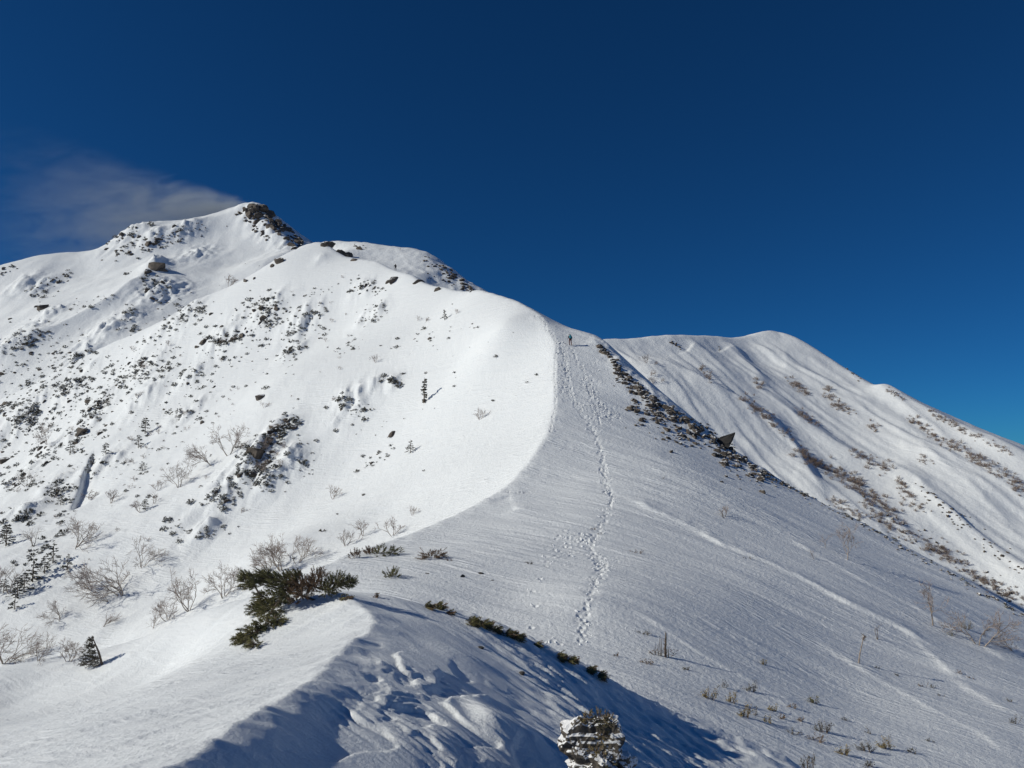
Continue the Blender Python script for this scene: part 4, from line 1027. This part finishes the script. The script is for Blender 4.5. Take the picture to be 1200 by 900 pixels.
# dark pine mats on the right edge of the near mound
for (x, y, r, n, lab) in [(402, 699, 8, 14, 'at the upper end, touching the large bush'), (500, 709, 7, 22, 'small, where the mound edge begins'), (512, 709, 8, 26, 'second from the upper end'), (524, 716, 5, 10, 'thin, after the second'),
                          (552, 727, 11, 40, 'large and rounded'), (566, 731, 11, 38, 'right of the large rounded one'), (580, 737, 8, 22, 'flat, past the large ones'), (595, 741, 9, 32, 'wide, midway along'), (606, 745, 7, 20, 'midway along, smaller'), (627, 753, 6, 18, 'small and upright'),
                          (655, 768, 8, 20, 'past the gap'), (668, 772, 8, 22, 'left of the pale stone'), (690, 783, 8, 22, 'right of the pale stone'), (702, 791, 7, 20, 'at the lower end')]:
    near_bush('pine_mat', 'creeping pine on the near mound edge, ' + lab, 'creeping pine', (x, y + 3), [(x, y + 2, r * .72, int(n * .7), (1.3, -.5, -.25), 'foliage', G3, None), (x + r * .4, y + 3, r * .6, int(n * .4), (1.3, -.4, -.3), 'dead_foliage', B3, None)])
# shrubs on the lower right slope
L3 = [M_leaf, M_leaf, M_darkwood]
def leafy(px, py, w, hgt, n, seed, label, mat=M_leaf, cat='shrub'):
    h = hit(px, py)
    if not h: return
    k = px_m(h[0]); rng = random.Random(seed); T = Sh(); Lf = Sh(); e = empty('small_shrub', h[0]); tag(e, label, cat)
    for i in range(n):
        a = rng.uniform(0, 6.28); sp_ = rng.uniform(.1, 1.1); lob = rng.choice((-.5, -.15, .35)) * w * k
        root = Vector((lob * .6, rng.uniform(-.1, .1), -.05))
        top = Vector((lob + math.cos(a) * w * .3 * k * sp_ + .08 * hgt * k, math.sin(a) * w * .4 * k * sp_, hgt * k * rng.uniform(.15, 1) * (1 if lob > -.3 * w * k else .6)))
        T.tube([root, root.lerp(top, .5) + rvec(rng) * .04, top], [.009, .007, .004], 3)
        for j in range(9):
            c = root.lerp(top, rng.uniform(.35, 1.05)) + rvec(rng) * .04; d = (rvec(rng) + Vector((0, 0, .6))).normalized(); s_ = d.orthogonal().normalized() * .016; L = .05
            Lf.add([c, c + d * L * .5 + s_, c + d * L, c + d * L * .5 - s_], [(0, 1, 2, 3)])
    link(T.mesh('stems', [M_darkwood]), 'stems', (0, 0, 0), parent=e)
    link(Lf.mesh('leaves', [mat]), 'leaves', (0, 0, 0), parent=e)
for i, (x, y, w, hh, n, m_, lab) in enumerate([
    (832, 819, 14, 16, 26, 0, 'tawny leafy shrub, left of the trio on the lower slope'), (857, 823, 10, 13, 18, 0, 'tawny shrub in the middle of the trio on the lower slope'), (848, 806, 10, 8, 8, 1, 'dark sprig above the trio of tawny shrubs'),
    (873, 840, 13, 19, 28, 0, 'tallest tawny leafy shrub on the lower slope'), (884, 838, 6, 12, 5, 1, 'thin bare shrub touching the tallest tawny one'), (880, 810, 14, 12, 18, 1, 'green and brown shrub up the slope from the tallest tawny one'),
    (895, 779, 7, 7, 10, 0, 'tiny tuft alone high on the lower slope'), (906, 833, 11, 9, 16, 0, 'short tawny shrub right of the tallest one'), (928, 829, 9, 5, 8, 2, 'low brown twiggy shrub by the drift crack'),
    (900, 847, 9, 8, 10, 0, 'small dark shrub below the short tawny one'), (916, 842, 8, 5, 8, 2, 'tiny brown shrub right of the short tawny one'), (938, 845, 8, 6, 8, 2, 'tiny brown sprig on the lower slope'),
    (930, 860, 18, 4, 12, 1, 'flat row of twigs near the bottom'), (965, 858, 17, 15, 26, 1, 'grey green shrub with many stems near the bottom'), (955, 868, 18, 8, 14, 2, 'brown spreading shrub below the many-stemmed one'),
    (988, 884, 13, 11, 24, 0, 'compact olive shrub near the bottom'), (1014, 880, 20, 10, 22, 1, 'grey green spreading shrub near the bottom'), (1038, 877, 17, 14, 30, 0, 'tawny shrub with upright leaves near the bottom'),
    (1068, 882, 8, 5, 8, 1, 'small dark sprig right of the upright-leaved shrub'), (1017, 859, 5, 8, 4, 1, 'thin upright stem with two leaves'), (990, 844, 8, 4, 8, 1, 'flat dark sprig above the many-stemmed shrub'),
    (953, 824, 12, 8, 20, 3, 'dark green clump lying against the drift crack'), (1019, 898, 8, 6, 10, 1, 'brown sprig at the bottom edge'), (948, 902, 14, 18, 16, 1, 'dark shrub rising from the shadow at the bottom edge'),
    (1090, 869, 8, 5, 5, 1, 'tiny forked sprig on the open lower slope'), (1132, 737, 13, 10, 34, 3, 'dark green tuft left of the forked birch'), (1115, 745, 7, 4, 10, 3, 'small green tuft by the slender birch'),
    (1028, 783, 5, 3, 5, 1, 'speck of twigs right of the broken trunk'), (1053, 792, 7, 4, 6, 1, 'small sprig on the open slope, upper'), (1083, 805, 10, 5, 8, 2, 'brown sprig on the open slope'), (1093, 806, 6, 4, 6, 1, 'small sprig right of the brown one'), (1103, 816, 8, 3, 5, 1, 'flat sprig below the brown one'),
    (1124, 789, 7, 4, 6, 2, 'reddish sprig far up the open slope'), (1138, 795, 6, 4, 6, 2, 'reddish sprig right of its twin'), (1190, 848, 12, 12, 12, 1, 'dark shrub at the right edge'), (1182, 822, 6, 4, 5, 1, 'tiny sprig near the right edge'),
    (755, 743, 16, 6, 12, 1, 'low dark twigs left of the dead tree'), (760, 778, 14, 7, 12, 2, 'pale brown twigs below the dead tree'), (804, 785, 7, 4, 8, 1, 'dark sprig right of the dead tree'), (722, 769, 5, 3, 5, 2, 'speck of twigs left below the dead tree'),
    (747, 648, 16, 5, 12, 2, 'low brown twigs on the grey face beside the track'), (695, 621, 7, 3, 6, 2, 'brown twigs on the upper track'), (703, 626, 5, 3, 4, 1, 'dark speck just below the upper track twigs'), (877, 655, 10, 4, 6, 1, 'twigs under the long bright drift'),
    (776, 561, 5, 3, 5, 1, 'dark speck of twigs high on the grey face'), (527, 657, 5, 4, 6, 2, 'brown tips by the saddle rim'), (440, 700, 5, 4, 6, 2, 'brown tips behind the near mound'), (620, 661, 8, 4, 8, 1, 'small twigs on the saddle'), (1015, 900, 4, 9, 2, 1, 'thin stake-like stem at the bottom')]):
    leafy(x, y, w, hh, n, 900 + i, lab, [M_leaf, M_needle_far, M_brown, M_needle][m_])
# dead tree with short snags on the lower slope
def dead_tree(px, py, hpx, seed, label, top_tuft=False):
    h = hit(px, py); k = px_m(h[0]); H = hpx * k; rng = random.Random(seed)
    e = empty('dead_tree', h[0]); tag(e, label, 'dead tree'); T = Sh(); B = Sh(); S2 = Sh()
    bend = Vector((.24 * H, 0, H)) if top_tuft else Vector((.03 * H, 0, H))
    pts = [Vector((0, 0, -.1)), bend * .35 + Vector((-.02, 0, 0)), bend * .7, bend]
    T.tube(pts, [.045, .036, .028, .02] if top_tuft else [.055, .045, .036, .026], 7)
    if not top_tuft:
        for x0, hh_ in [(-.16, .75), (-.3, .55), (.12, .4), (-.42, .5), (-.22, .9)]:
            T.tube([Vector((x0 * H, 0, -.05)), Vector((x0 * H * 1.05, .02, hh_ * H * .6)), Vector((x0 * H * 1.0, 0, hh_ * H))], [.02, .014, .007], 5)
        for i in range(26):
            z = rng.uniform(.15, 1) * H; d = (rvec(rng) * Vector((1, .6, .5)) + Vector((0, 0, .2))).normalized()
            p = Vector((rng.uniform(-.03, .03), 0, z)); spray(B, p, d, rng.uniform(.05, .16), rng, 0, 12, .05)
        for i in range(30):
            x0 = rng.uniform(-.75, .45) * H; p = Vector((x0, rng.uniform(-.1, .1), rng.uniform(.02, .3) * H)); spray(B, p, Vector((rng.choice([-1, 1]), 0, .5)), rng.uniform(.06, .16), rng, 0, 14, .05)
    else:
        for i in range(34):
            p = bend * rng.uniform(.84, 1.02); d = (rvec(rng) * Vector((1, 1, .5)) + Vector((.3, 0, .1))).normalized()
            spray(B, p, d, rng.uniform(.08, .18), rng, 0, 14, .05)
        rk = rock_shape(5, 2, .05, .05, .035)
        S2.add([Vector(v) + bend for v in rk.v], rk.f)
        link(S2.mesh('rime_cap', [M_snowclump]), 'rime_cap', (0, 0, 0), parent=e)
    link(T.mesh('trunk', [M_birch if top_tuft else M_darkwood]), 'trunk', (0, 0, 0), parent=e)
    link(B.mesh('twigs', [M_brown, M_brown, M_darkwood]), 'twigs', (0, 0, 0), parent=e)
dead_tree(780, 770, 27, 3, 'dead snag with a row of bare spikes on the lower grey slope')
dead_tree(1006, 777, 30, 4, 'lone broken trunk with a rimed top on the open grey slope', True)
# small wind-blown fir on the left of the near drift
h = hit(116, 780); k = px_m(h[0]); e = empty('fir_tree', h[0]); tag(e, 'small wind-flagged fir leaning left on the near drift', 'fir tree')
T = Sh(); B = Sh(); rng = random.Random(77); H = 32 * k
T.tube([Vector((.12, 0, -.1)), Vector((-.02, 0, H * .45)), Vector((-.20, 0, H * .95))], [.035, .026, .010], 6)
for i in range(170):
    z = rng.uniform(.02, 1); z = z * z * .55 + z * .45; p = Vector((.10 - .3 * z, 0, z * H)); w_ = (1.2 - z) * .42
    spray(B, p + Vector((-w_ * rng.random() * 1.1, rng.uniform(-.1, .1), 0)), Vector((-1, rng.uniform(-.9, .9), rng.uniform(-.5, .2))), rng.uniform(.06, .16) * (1.3 - z), rng, 0, 16, .06)
link(T.mesh('trunk', [M_darkwood]), 'trunk', (0, 0, 0), parent=e); link(B.mesh('crown', [M_needle_far, M_needle_far, M_darkwood]), 'crown', (0, 0, 0), parent=e)

# ---------------------------------------------------------------- single rocks
def one_rock(px, py, wpx, seed, label, sc=(1, .8, .7), mat=None, rz=0, up=0.0, sub=3, sink=.25, name='rock'):
    h = hit(px, py); r = wpx * px_m(h[0]) * .5
    t = rock_shape(seed, sub, *sc, rough=.12, cuts=12); me = t.mesh('rock', [mat or M_rock])
    o = link(me, name, h[0] + Vector((0, 0, r * (up - sink * sc[2]))), rz, r); tag(o, label, 'rock'); return o
for (x, y, w, lab, sc) in [(731, 0, 0, '', None), (542, 676, 10, 'dark rock half buried in the middle of the saddle', (1, .8, .8)), (563, 672, 8, 'snow-capped stone right of the dark rock on the saddle', (1, .8, .5)), (577, 680, 6, 'small flat stone lowest on the saddle', (1, .8, .4)), (500, 672, 6, 'small stone left on the saddle', (1, .8, .5)),
                           (617, 659, 8, 'low brown stone beside the track on the saddle', (1, .8, .5)), (611, 789, 11, 'black stone in the blue shadow of the mound', (1.2, .7, .6)), (563, 759, 9, 'smaller black stone higher on the shadowed flank', (1, .7, .5)), (673, 775, 15, 'pale stone among the creeping pines', (1, .8, .8)), (660, 771, 12, 'brown stone left of the pale one among the pines', (1, .8, .6))]:
    if w: one_rock(x, y, w, int(x), lab, sc, M_rock_bare)
# leaning pointed slab on the rock band
h = hit(849, 523); r = px_m(h[0]) * 1.3; sl = Sh()
V2 = [(-9, 0, -3), (-2, 4, -3), (4, 3, -3), (1, -5, -3), (-11, 0, 3), (-4, 4, 7), (10, 1, 13), (9, -1, 10), (3, -4, 3), (0, 3, 9.5)]
bm = bmesh.new()
for v in V2: bm.verts.new(Vector(v) * r)
bmesh.ops.convex_hull(bm, input=bm.verts); bmesh.ops.subdivide_edges(bm, edges=bm.edges, cuts=2, use_grid_fill=True)
for v in bm.verts: v.co += rvec(random) * r * .7
bm.verts.index_update(); sl.add([v.co for v in bm.verts], [[v.index for v in f.verts] for f in bm.faces]); bm.free()
tag(link(sl.mesh('rock', [rock_mat('slab_rock_shaded', (.016, .015, .014), (.045, .042, .04), 1.5)]), 'rock', h[0]), 'pointed slab leaning out to the right above the rock band', 'rock')  # rock colour darkened to stand in for shade on the slab's near face

for _x, _y, _w, _l in [(838, 519, 12, 'dark stone at the upper foot of the pointed slab'), (845, 524, 13, 'dark stone under the middle of the pointed slab'), (856, 526, 11, 'dark stone at the lower foot of the pointed slab'), (832, 512, 10, 'dark stone just up the band from the pointed slab')]:
    one_rock(_x, _y, _w, _x, _l, (1, .8, .75), M_rock_bare, _x)
# near boulder with snow, moss and pine at the bottom edge
rb = Vector(P(706, 905, 9.6)); br_ = empty('boulder', rb); tag(br_, 'snow-plastered boulder with pine sprigs growing on it at the bottom edge', 'boulder')
rng = random.Random(9)
for i, (px, py, w, hgt, sd) in enumerate([(695, 868, 74, 66, 3), (728, 892, 40, 42, 8), (706, 902, 76, 50, 15)]):
    t = rock_shape(sd, 5, 1, .85, hgt / w, rough=.02, cuts=9)
    c = Vector(P(px, py, 9.7)) - rb; r = w * .5 * 9.7 / F_PX
    vs = []
    for v in t.v:
        v = Vector(v) * r; n_ = sum(float(fbm(np.array([p * 6.5 + i * 5 + q]), np.array([w_ * 6.5 + q]), 7 + q, 4, .55)[0]) for q, (p, w_) in enumerate(((v.x, v.y), (v.y, v.z), (v.z, v.x)))) * .62; vs.append(c + v * (1 + .26 * n_))
    q = Sh(); q.add(vs, t.f); link(q.mesh('stone', [rock_mat('boulder_stone_%d' % i, (.05, .043, .036), (.17, .145, .115), .60)]), 'stone', (0, 0, 0), parent=br_)
for (px, py, rp, n, m3) in [(703, 843, 12, 36, [M_needle, M_needle, M_darkwood]), (688, 843, 7, 26, [M_leaf, M_leaf, M_darkwood]), (712, 846, 9, 34, [M_leaf, M_leaf, M_darkwood]), (704, 862, 8, 30, [M_leaf, M_leaf, M_darkwood]), (700, 882, 10, 40, [M_leaf, M_leaf, M_darkwood]), (712, 895, 8, 12, G3)]:
    T = Sh(); c = Vector(P(px, py, 9.4)) - rb; r = rp * 9.4 / F_PX
    for i in range(n):
        v = rvec(rng); p = c + Vector((v.x * r, v.y * r, v.z * r * .8)) * rng.random() ** .5
        spray(T, p, v + Vector((0, -.2, .7)), rng.uniform(.025, .06), rng, 0, 20, .024, .0028)
    link(T.mesh('foliage', m3), 'foliage', (0, 0, 0), parent=br_)

# ---------------------------------------------------------------- kicked-up snow along the tracks
ck = Sh(); rng = random.Random(5)
deps = bpy.context.evaluated_depsgraph_get()
for (fx, fy, fk) in STEPS:
    for j in range(2 if fk < .9 else 3):
        if rng.random() < .15: continue
        x = fx + rng.gauss(0, .22); y = fy + rng.gauss(0, .3)
        ok, loc, nrm, _ = T_main.ray_cast(Vector((x, y, 200)), Vector((0, 0, -1)))
        if not ok: continue
        r = rng.uniform(.02, .08) * (1 + fy / 110); a = rng.uniform(0, 6.28)
        ring = [loc + Vector((math.cos(a + q) * r * rng.uniform(.7, 1.3), math.sin(a + q) * r * rng.uniform(.7, 1.3), -.03)) for q in (0, 1.57, 3.14, 4.71)]
        ck.add(ring + [loc + Vector((rng.gauss(0, .3) * r, 0, r * rng.uniform(.6, 1.1)))], [(0, 1, 4), (1, 2, 4), (2, 3, 4), (3, 0, 4)])
o = link(ck.mesh('snow_chunks', [M_snowclump]), 'snow_chunks', (0, 0, 0)); tag(o, 'loose lumps of kicked-up snow along the boot track', 'snow', kind='stuff')

# ---------------------------------------------------------------- hikers
def skinned(name, verts, edges, rad, mat, parent, root=0, lev=1):
    me = bpy.data.meshes.new(name); me.from_pydata(verts, edges, []); me.materials.append(mat)
    o = bpy.data.objects.new(name, me); C.objects.link(o); o.parent = parent
    m = o.modifiers.new('skin', 'SKIN'); m.use_smooth_shade = True
    lay = me.skin_vertices[0].data if me.skin_vertices else None
    if lay is None:
        bmx = bmesh.new(); bmx.from_mesh(me); bmx.verts.layers.skin.verify(); bmx.to_mesh(me); bmx.free(); lay = me.skin_vertices[0].data
    for i, r in enumerate(rad):
        lay[i].radius = (r, r) if not isinstance(r, tuple) else r; lay[i].use_root = (i == root)
    s_ = o.modifiers.new('sub', 'SUBSURF'); s_.levels = lev; s_.render_levels = lev
    return o
def hiker(px, py, label, rz, jmat, pmat, tmat):
    h = hit(px, py); e = empty('person', h[0], rz); tag(e, label, 'person')
    # walking uphill, +Y forward, body leaning into the slope
    J = dict(pel=(0, 0, .95), chest=(0, .13, 1.27), neck=(0, .19, 1.48), head=(0, .23, 1.62), top=(0, .24, 1.72),
             hl=(-.10, .0, .92), kl=(-.11, .22, .62), al=(-.10, .12, .14), tl=(-.10, .27, .10), hr=(.10, 0, .92), kr=(.11, .02, .50), ar=(.11, -.25, .08), tr=(.11, -.10, .02),
             sl=(-.19, .16, 1.42), el=(-.28, .18, 1.14), wl=(-.27, .42, 1.05), sr=(.19, .16, 1.42), er=(.29, .08, 1.14), wr=(.28, .30, 1.0))
    for s_, w in (('l', J['wl']), ('r', J['wr'])):
        J['p' + s_] = (w[0], w[1] + .07, w[2])
        for i, (dx, L) in enumerate([(-.03, .065), (-.01, .08), (.01, .075), (.03, .06)]): J['f%d%s' % (i, s_)] = (w[0] + dx, w[1] + .08 + L, w[2] - .02 - .01 * i)
        J['th' + s_] = (w[0] + (.05 if s_ == 'l' else -.05), w[1] + .08, w[2] + .02)
    R0 = dict(pel=.13, chest=.14, neck=.06, head=.10, top=.085, hl=.09, kl=.065, al=.045, tl=.035, hr=.09, kr=.065, ar=.045, tr=.035, sl=.065, el=.047, wl=.033, sr=.065, er=.047, wr=.033)
    E0 = [('pel', 'chest'), ('chest', 'neck'), ('neck', 'head'), ('head', 'top'), ('pel', 'hl'), ('hl', 'kl'), ('kl', 'al'), ('al', 'tl'), ('pel', 'hr'), ('hr', 'kr'), ('kr', 'ar'), ('ar', 'tr'),
          ('chest', 'sl'), ('sl', 'el'), ('el', 'wl'), ('chest', 'sr'), ('sr', 'er'), ('er', 'wr')]
    for s_ in 'lr':
        E0.append(('w' + s_, 'p' + s_)); E0 += [('p' + s_, 'f%d%s' % (i, s_)) for i in range(4)] + [('p' + s_, 'th' + s_)]
    def mk(name, E, mat, k=1.0, root=None, fix={}):
        ks = []
        for a, b in E:
            for q in (a, b):
                if q not in ks: ks.append(q)
        rad = [fix.get(q, R0.get(q, .022 if q[0] == 'p' else .011)) * k for q in ks]
        return skinned(name, [J[q] for q in ks], [(ks.index(a), ks.index(b)) for a, b in E], rad, mat, e, ks.index(root) if root else 0)
    mk('body', E0, M_skin, .9, 'pel')
    mk('trousers', [('pel', 'hl'), ('hl', 'kl'), ('kl', 'al'), ('pel', 'hr'), ('hr', 'kr'), ('kr', 'ar')], tmat, 1.25, 'pel')
    mk('jacket', [('pel', 'chest'), ('chest', 'neck'), ('chest', 'sl'), ('sl', 'el'), ('el', 'wl'), ('chest', 'sr'), ('sr', 'er'), ('er', 'wr')], jmat, 1.28, 'chest')
    for s_ in 'lr':
        mk('boot', [('a' + s_, 't' + s_)], M_jacket, 1.6, 'a' + s_)
        mk('glove', [('w' + s_, 'p' + s_)] + [('p' + s_, 'f%d%s' % (i, s_)) for i in range(4)] + [('p' + s_, 'th' + s_)], M_jacket, 1.3, 'p' + s_)
    mk('hat', [('head', 'top')], jmat, 1.18, 'head')
    # backpack with lid and side straps
    bp_ = skinned('backpack', [(0, -.13, 1.02), (0, -.07, 1.25), (0, -.02, 1.50), (0, 0, 1.60)], [(0, 1), (1, 2), (2, 3)], [(.17, .12), (.19, .13), (.18, .12), (.13, .09)], pmat, e, 1)
    st = Sh()
    for sx in (-.1, .1): st.tube([Vector((sx, 0, 1.52)), Vector((sx, .20, 1.50)), Vector((sx * 1.3, .27, 1.30)), Vector((sx * 1.3, .1, 1.08))], [.022] * 4, 4)
    link(st.mesh('strap', [M_jacket]), 'strap', (0, 0, 0), parent=e)
    for w, fx in ((J['pl'], -.34), (J['pr'], .36)):
        po = Sh(); po.tube([Vector(w) + Vector((0, .03, .08)), Vector((fx, w[1] + .12, .12))], [.012, .008], 6); bk = Vector((fx, w[1] + .12, .16))
        po.add([bk + Vector((math.cos(q) * .05, math.sin(q) * .05, 0)) for q in (0, 1.05, 2.1, 3.14, 4.19, 5.24)], [(0, 1, 2, 3, 4, 5)])
        link(po.mesh('trekking_pole', [M_metal]), 'trekking_pole', (0, 0, 0), parent=e)
hiker(668.5, 405, 'hiker with a teal backpack and dark red trousers climbing the boot track', .25, M_jacket, M_pack, M_trouser)
hiker(463.5, 317, 'tiny dark-clothed hiker high on the snow behind the ridge', .5, M_jacket, M_jacket, M_jacket)

# ---------------------------------------------------------------- blowing snow off the summit
def plume(name, px0, py0, px1, py1, Y, th, dens, label, seed, grow=(.08, .5)):
    a = Vector(P(px0, py0, Y)); b = Vector(P(px1, py1, Y)); L = (b - a).length; H = L * (grow[1] * 2 + .1)
    bm = bmesh.new(); bmesh.ops.create_cube(bm, size=1)
    for v in bm.verts: v.co = Vector(((v.co.x + .5) * L, v.co.y * th, v.co.z * H))
    me = bpy.data.meshes.new(name); bm.to_mesh(me); bm.free()
    o = bpy.data.objects.new(name, me); C.objects.link(o); o.location = a
    o.rotation_euler = (0, 0, 0)
    d = (b - a).normalized(); o.rotation_euler = Matrix(((d.x, 0, -d.z), (0, 1, 0), (d.z, 0, d.x))).to_euler()
    m = bpy.data.materials.new(name); m.use_nodes = True; nt = m.node_tree; L_ = nt.links.new
    for n in list(nt.nodes): nt.nodes.remove(n)
    out = nd(nt, 'ShaderNodeOutputMaterial'); pv = nd(nt, 'ShaderNodeVolumePrincipled'); L_(pv.outputs[0], out.inputs['Volume'])
    pv.inputs['Color'].default_value = (.86, .94, 1.0, 1); pv.inputs['Anisotropy'].default_value = .1
    tc = nd(nt, 'ShaderNodeTexCoord'); sp = nd(nt, 'ShaderNodeSeparateXYZ'); L_(tc.outputs['Object'], sp.inputs[0])
    def mth(op, a_, b_=None, c_=None, clamp=False):
        n = nd(nt, 'ShaderNodeMath', operation=op); n.use_clamp = clamp
        for i, q in enumerate((a_, b_, c_)):
            if q is None: continue
            if isinstance(q, (int, float)): n.inputs[i].default_value = q
            else: L_(q, n.inputs[i])
        return n.outputs[0]
    t = mth('DIVIDE', sp.outputs['X'], L)
    hw = mth('MULTIPLY_ADD', t, grow[1] * L * .8, grow[0] * L * .5)
    mp = nd(nt, 'ShaderNodeMapping'); mp.inputs['Scale'].default_value = (.36, .8, 1); L_(tc.outputs['Object'], mp.inputs[0]); mp.inputs['Location'].default_value = (seed * 13, 0, 0)
    nz = nd(nt, 'ShaderNodeTexNoise'); nz.inputs['Scale'].default_value = 16.0 / L; nz.inputs['Detail'].default_value = 5; nz.inputs['Roughness'].default_value = .6; nz.inputs['Distortion'].default_value = 1.3; L_(mp.outputs[0], nz.inputs['Vector'])
    zoff = mth('MULTIPLY_ADD', nz.outputs[0], L * .12, -L * .06)
    zz = mth('ADD', sp.outputs['Z'], zoff)
    rz_ = mth('DIVIDE', zz, hw); ry_ = mth('DIVIDE', sp.outputs['Y'], th * .48)
    r2 = mth('ADD', mth('MULTIPLY', rz_, rz_), mth('MULTIPLY', ry_, ry_))
    body = mth('SUBTRACT', 1.0, r2, clamp=True); body = mth('MULTIPLY', body, body)
    fade = mth('SUBTRACT', 1.0, t, clamp=True); fade = mth('MULTIPLY', mth('MULTIPLY', fade, mth('MULTIPLY', fade, fade)), mth('MULTIPLY', t, 14.0, clamp=True))
    nn = mth('MULTIPLY_ADD', nz.outputs[0], 6.5, -2.6, clamp=True)
    D = mth('MULTIPLY', mth('MULTIPLY', body, fade), mth('MULTIPLY', nn, dens))
    L_(D, pv.inputs['Density'])
    me.materials.append(m); tag(o, label, 'blowing snow', kind='stuff')
    return o
plume('blowing_snow', 296, 244, -110, 288, 452, 60, .10, 'snow plume blowing off the summit to the left', 1, (.02, .66))

for o in list(C.objects):
    if o.get('label') and len(o['label'].split()) > 16: o['label'] = ' '.join(o['label'].split()[:16])
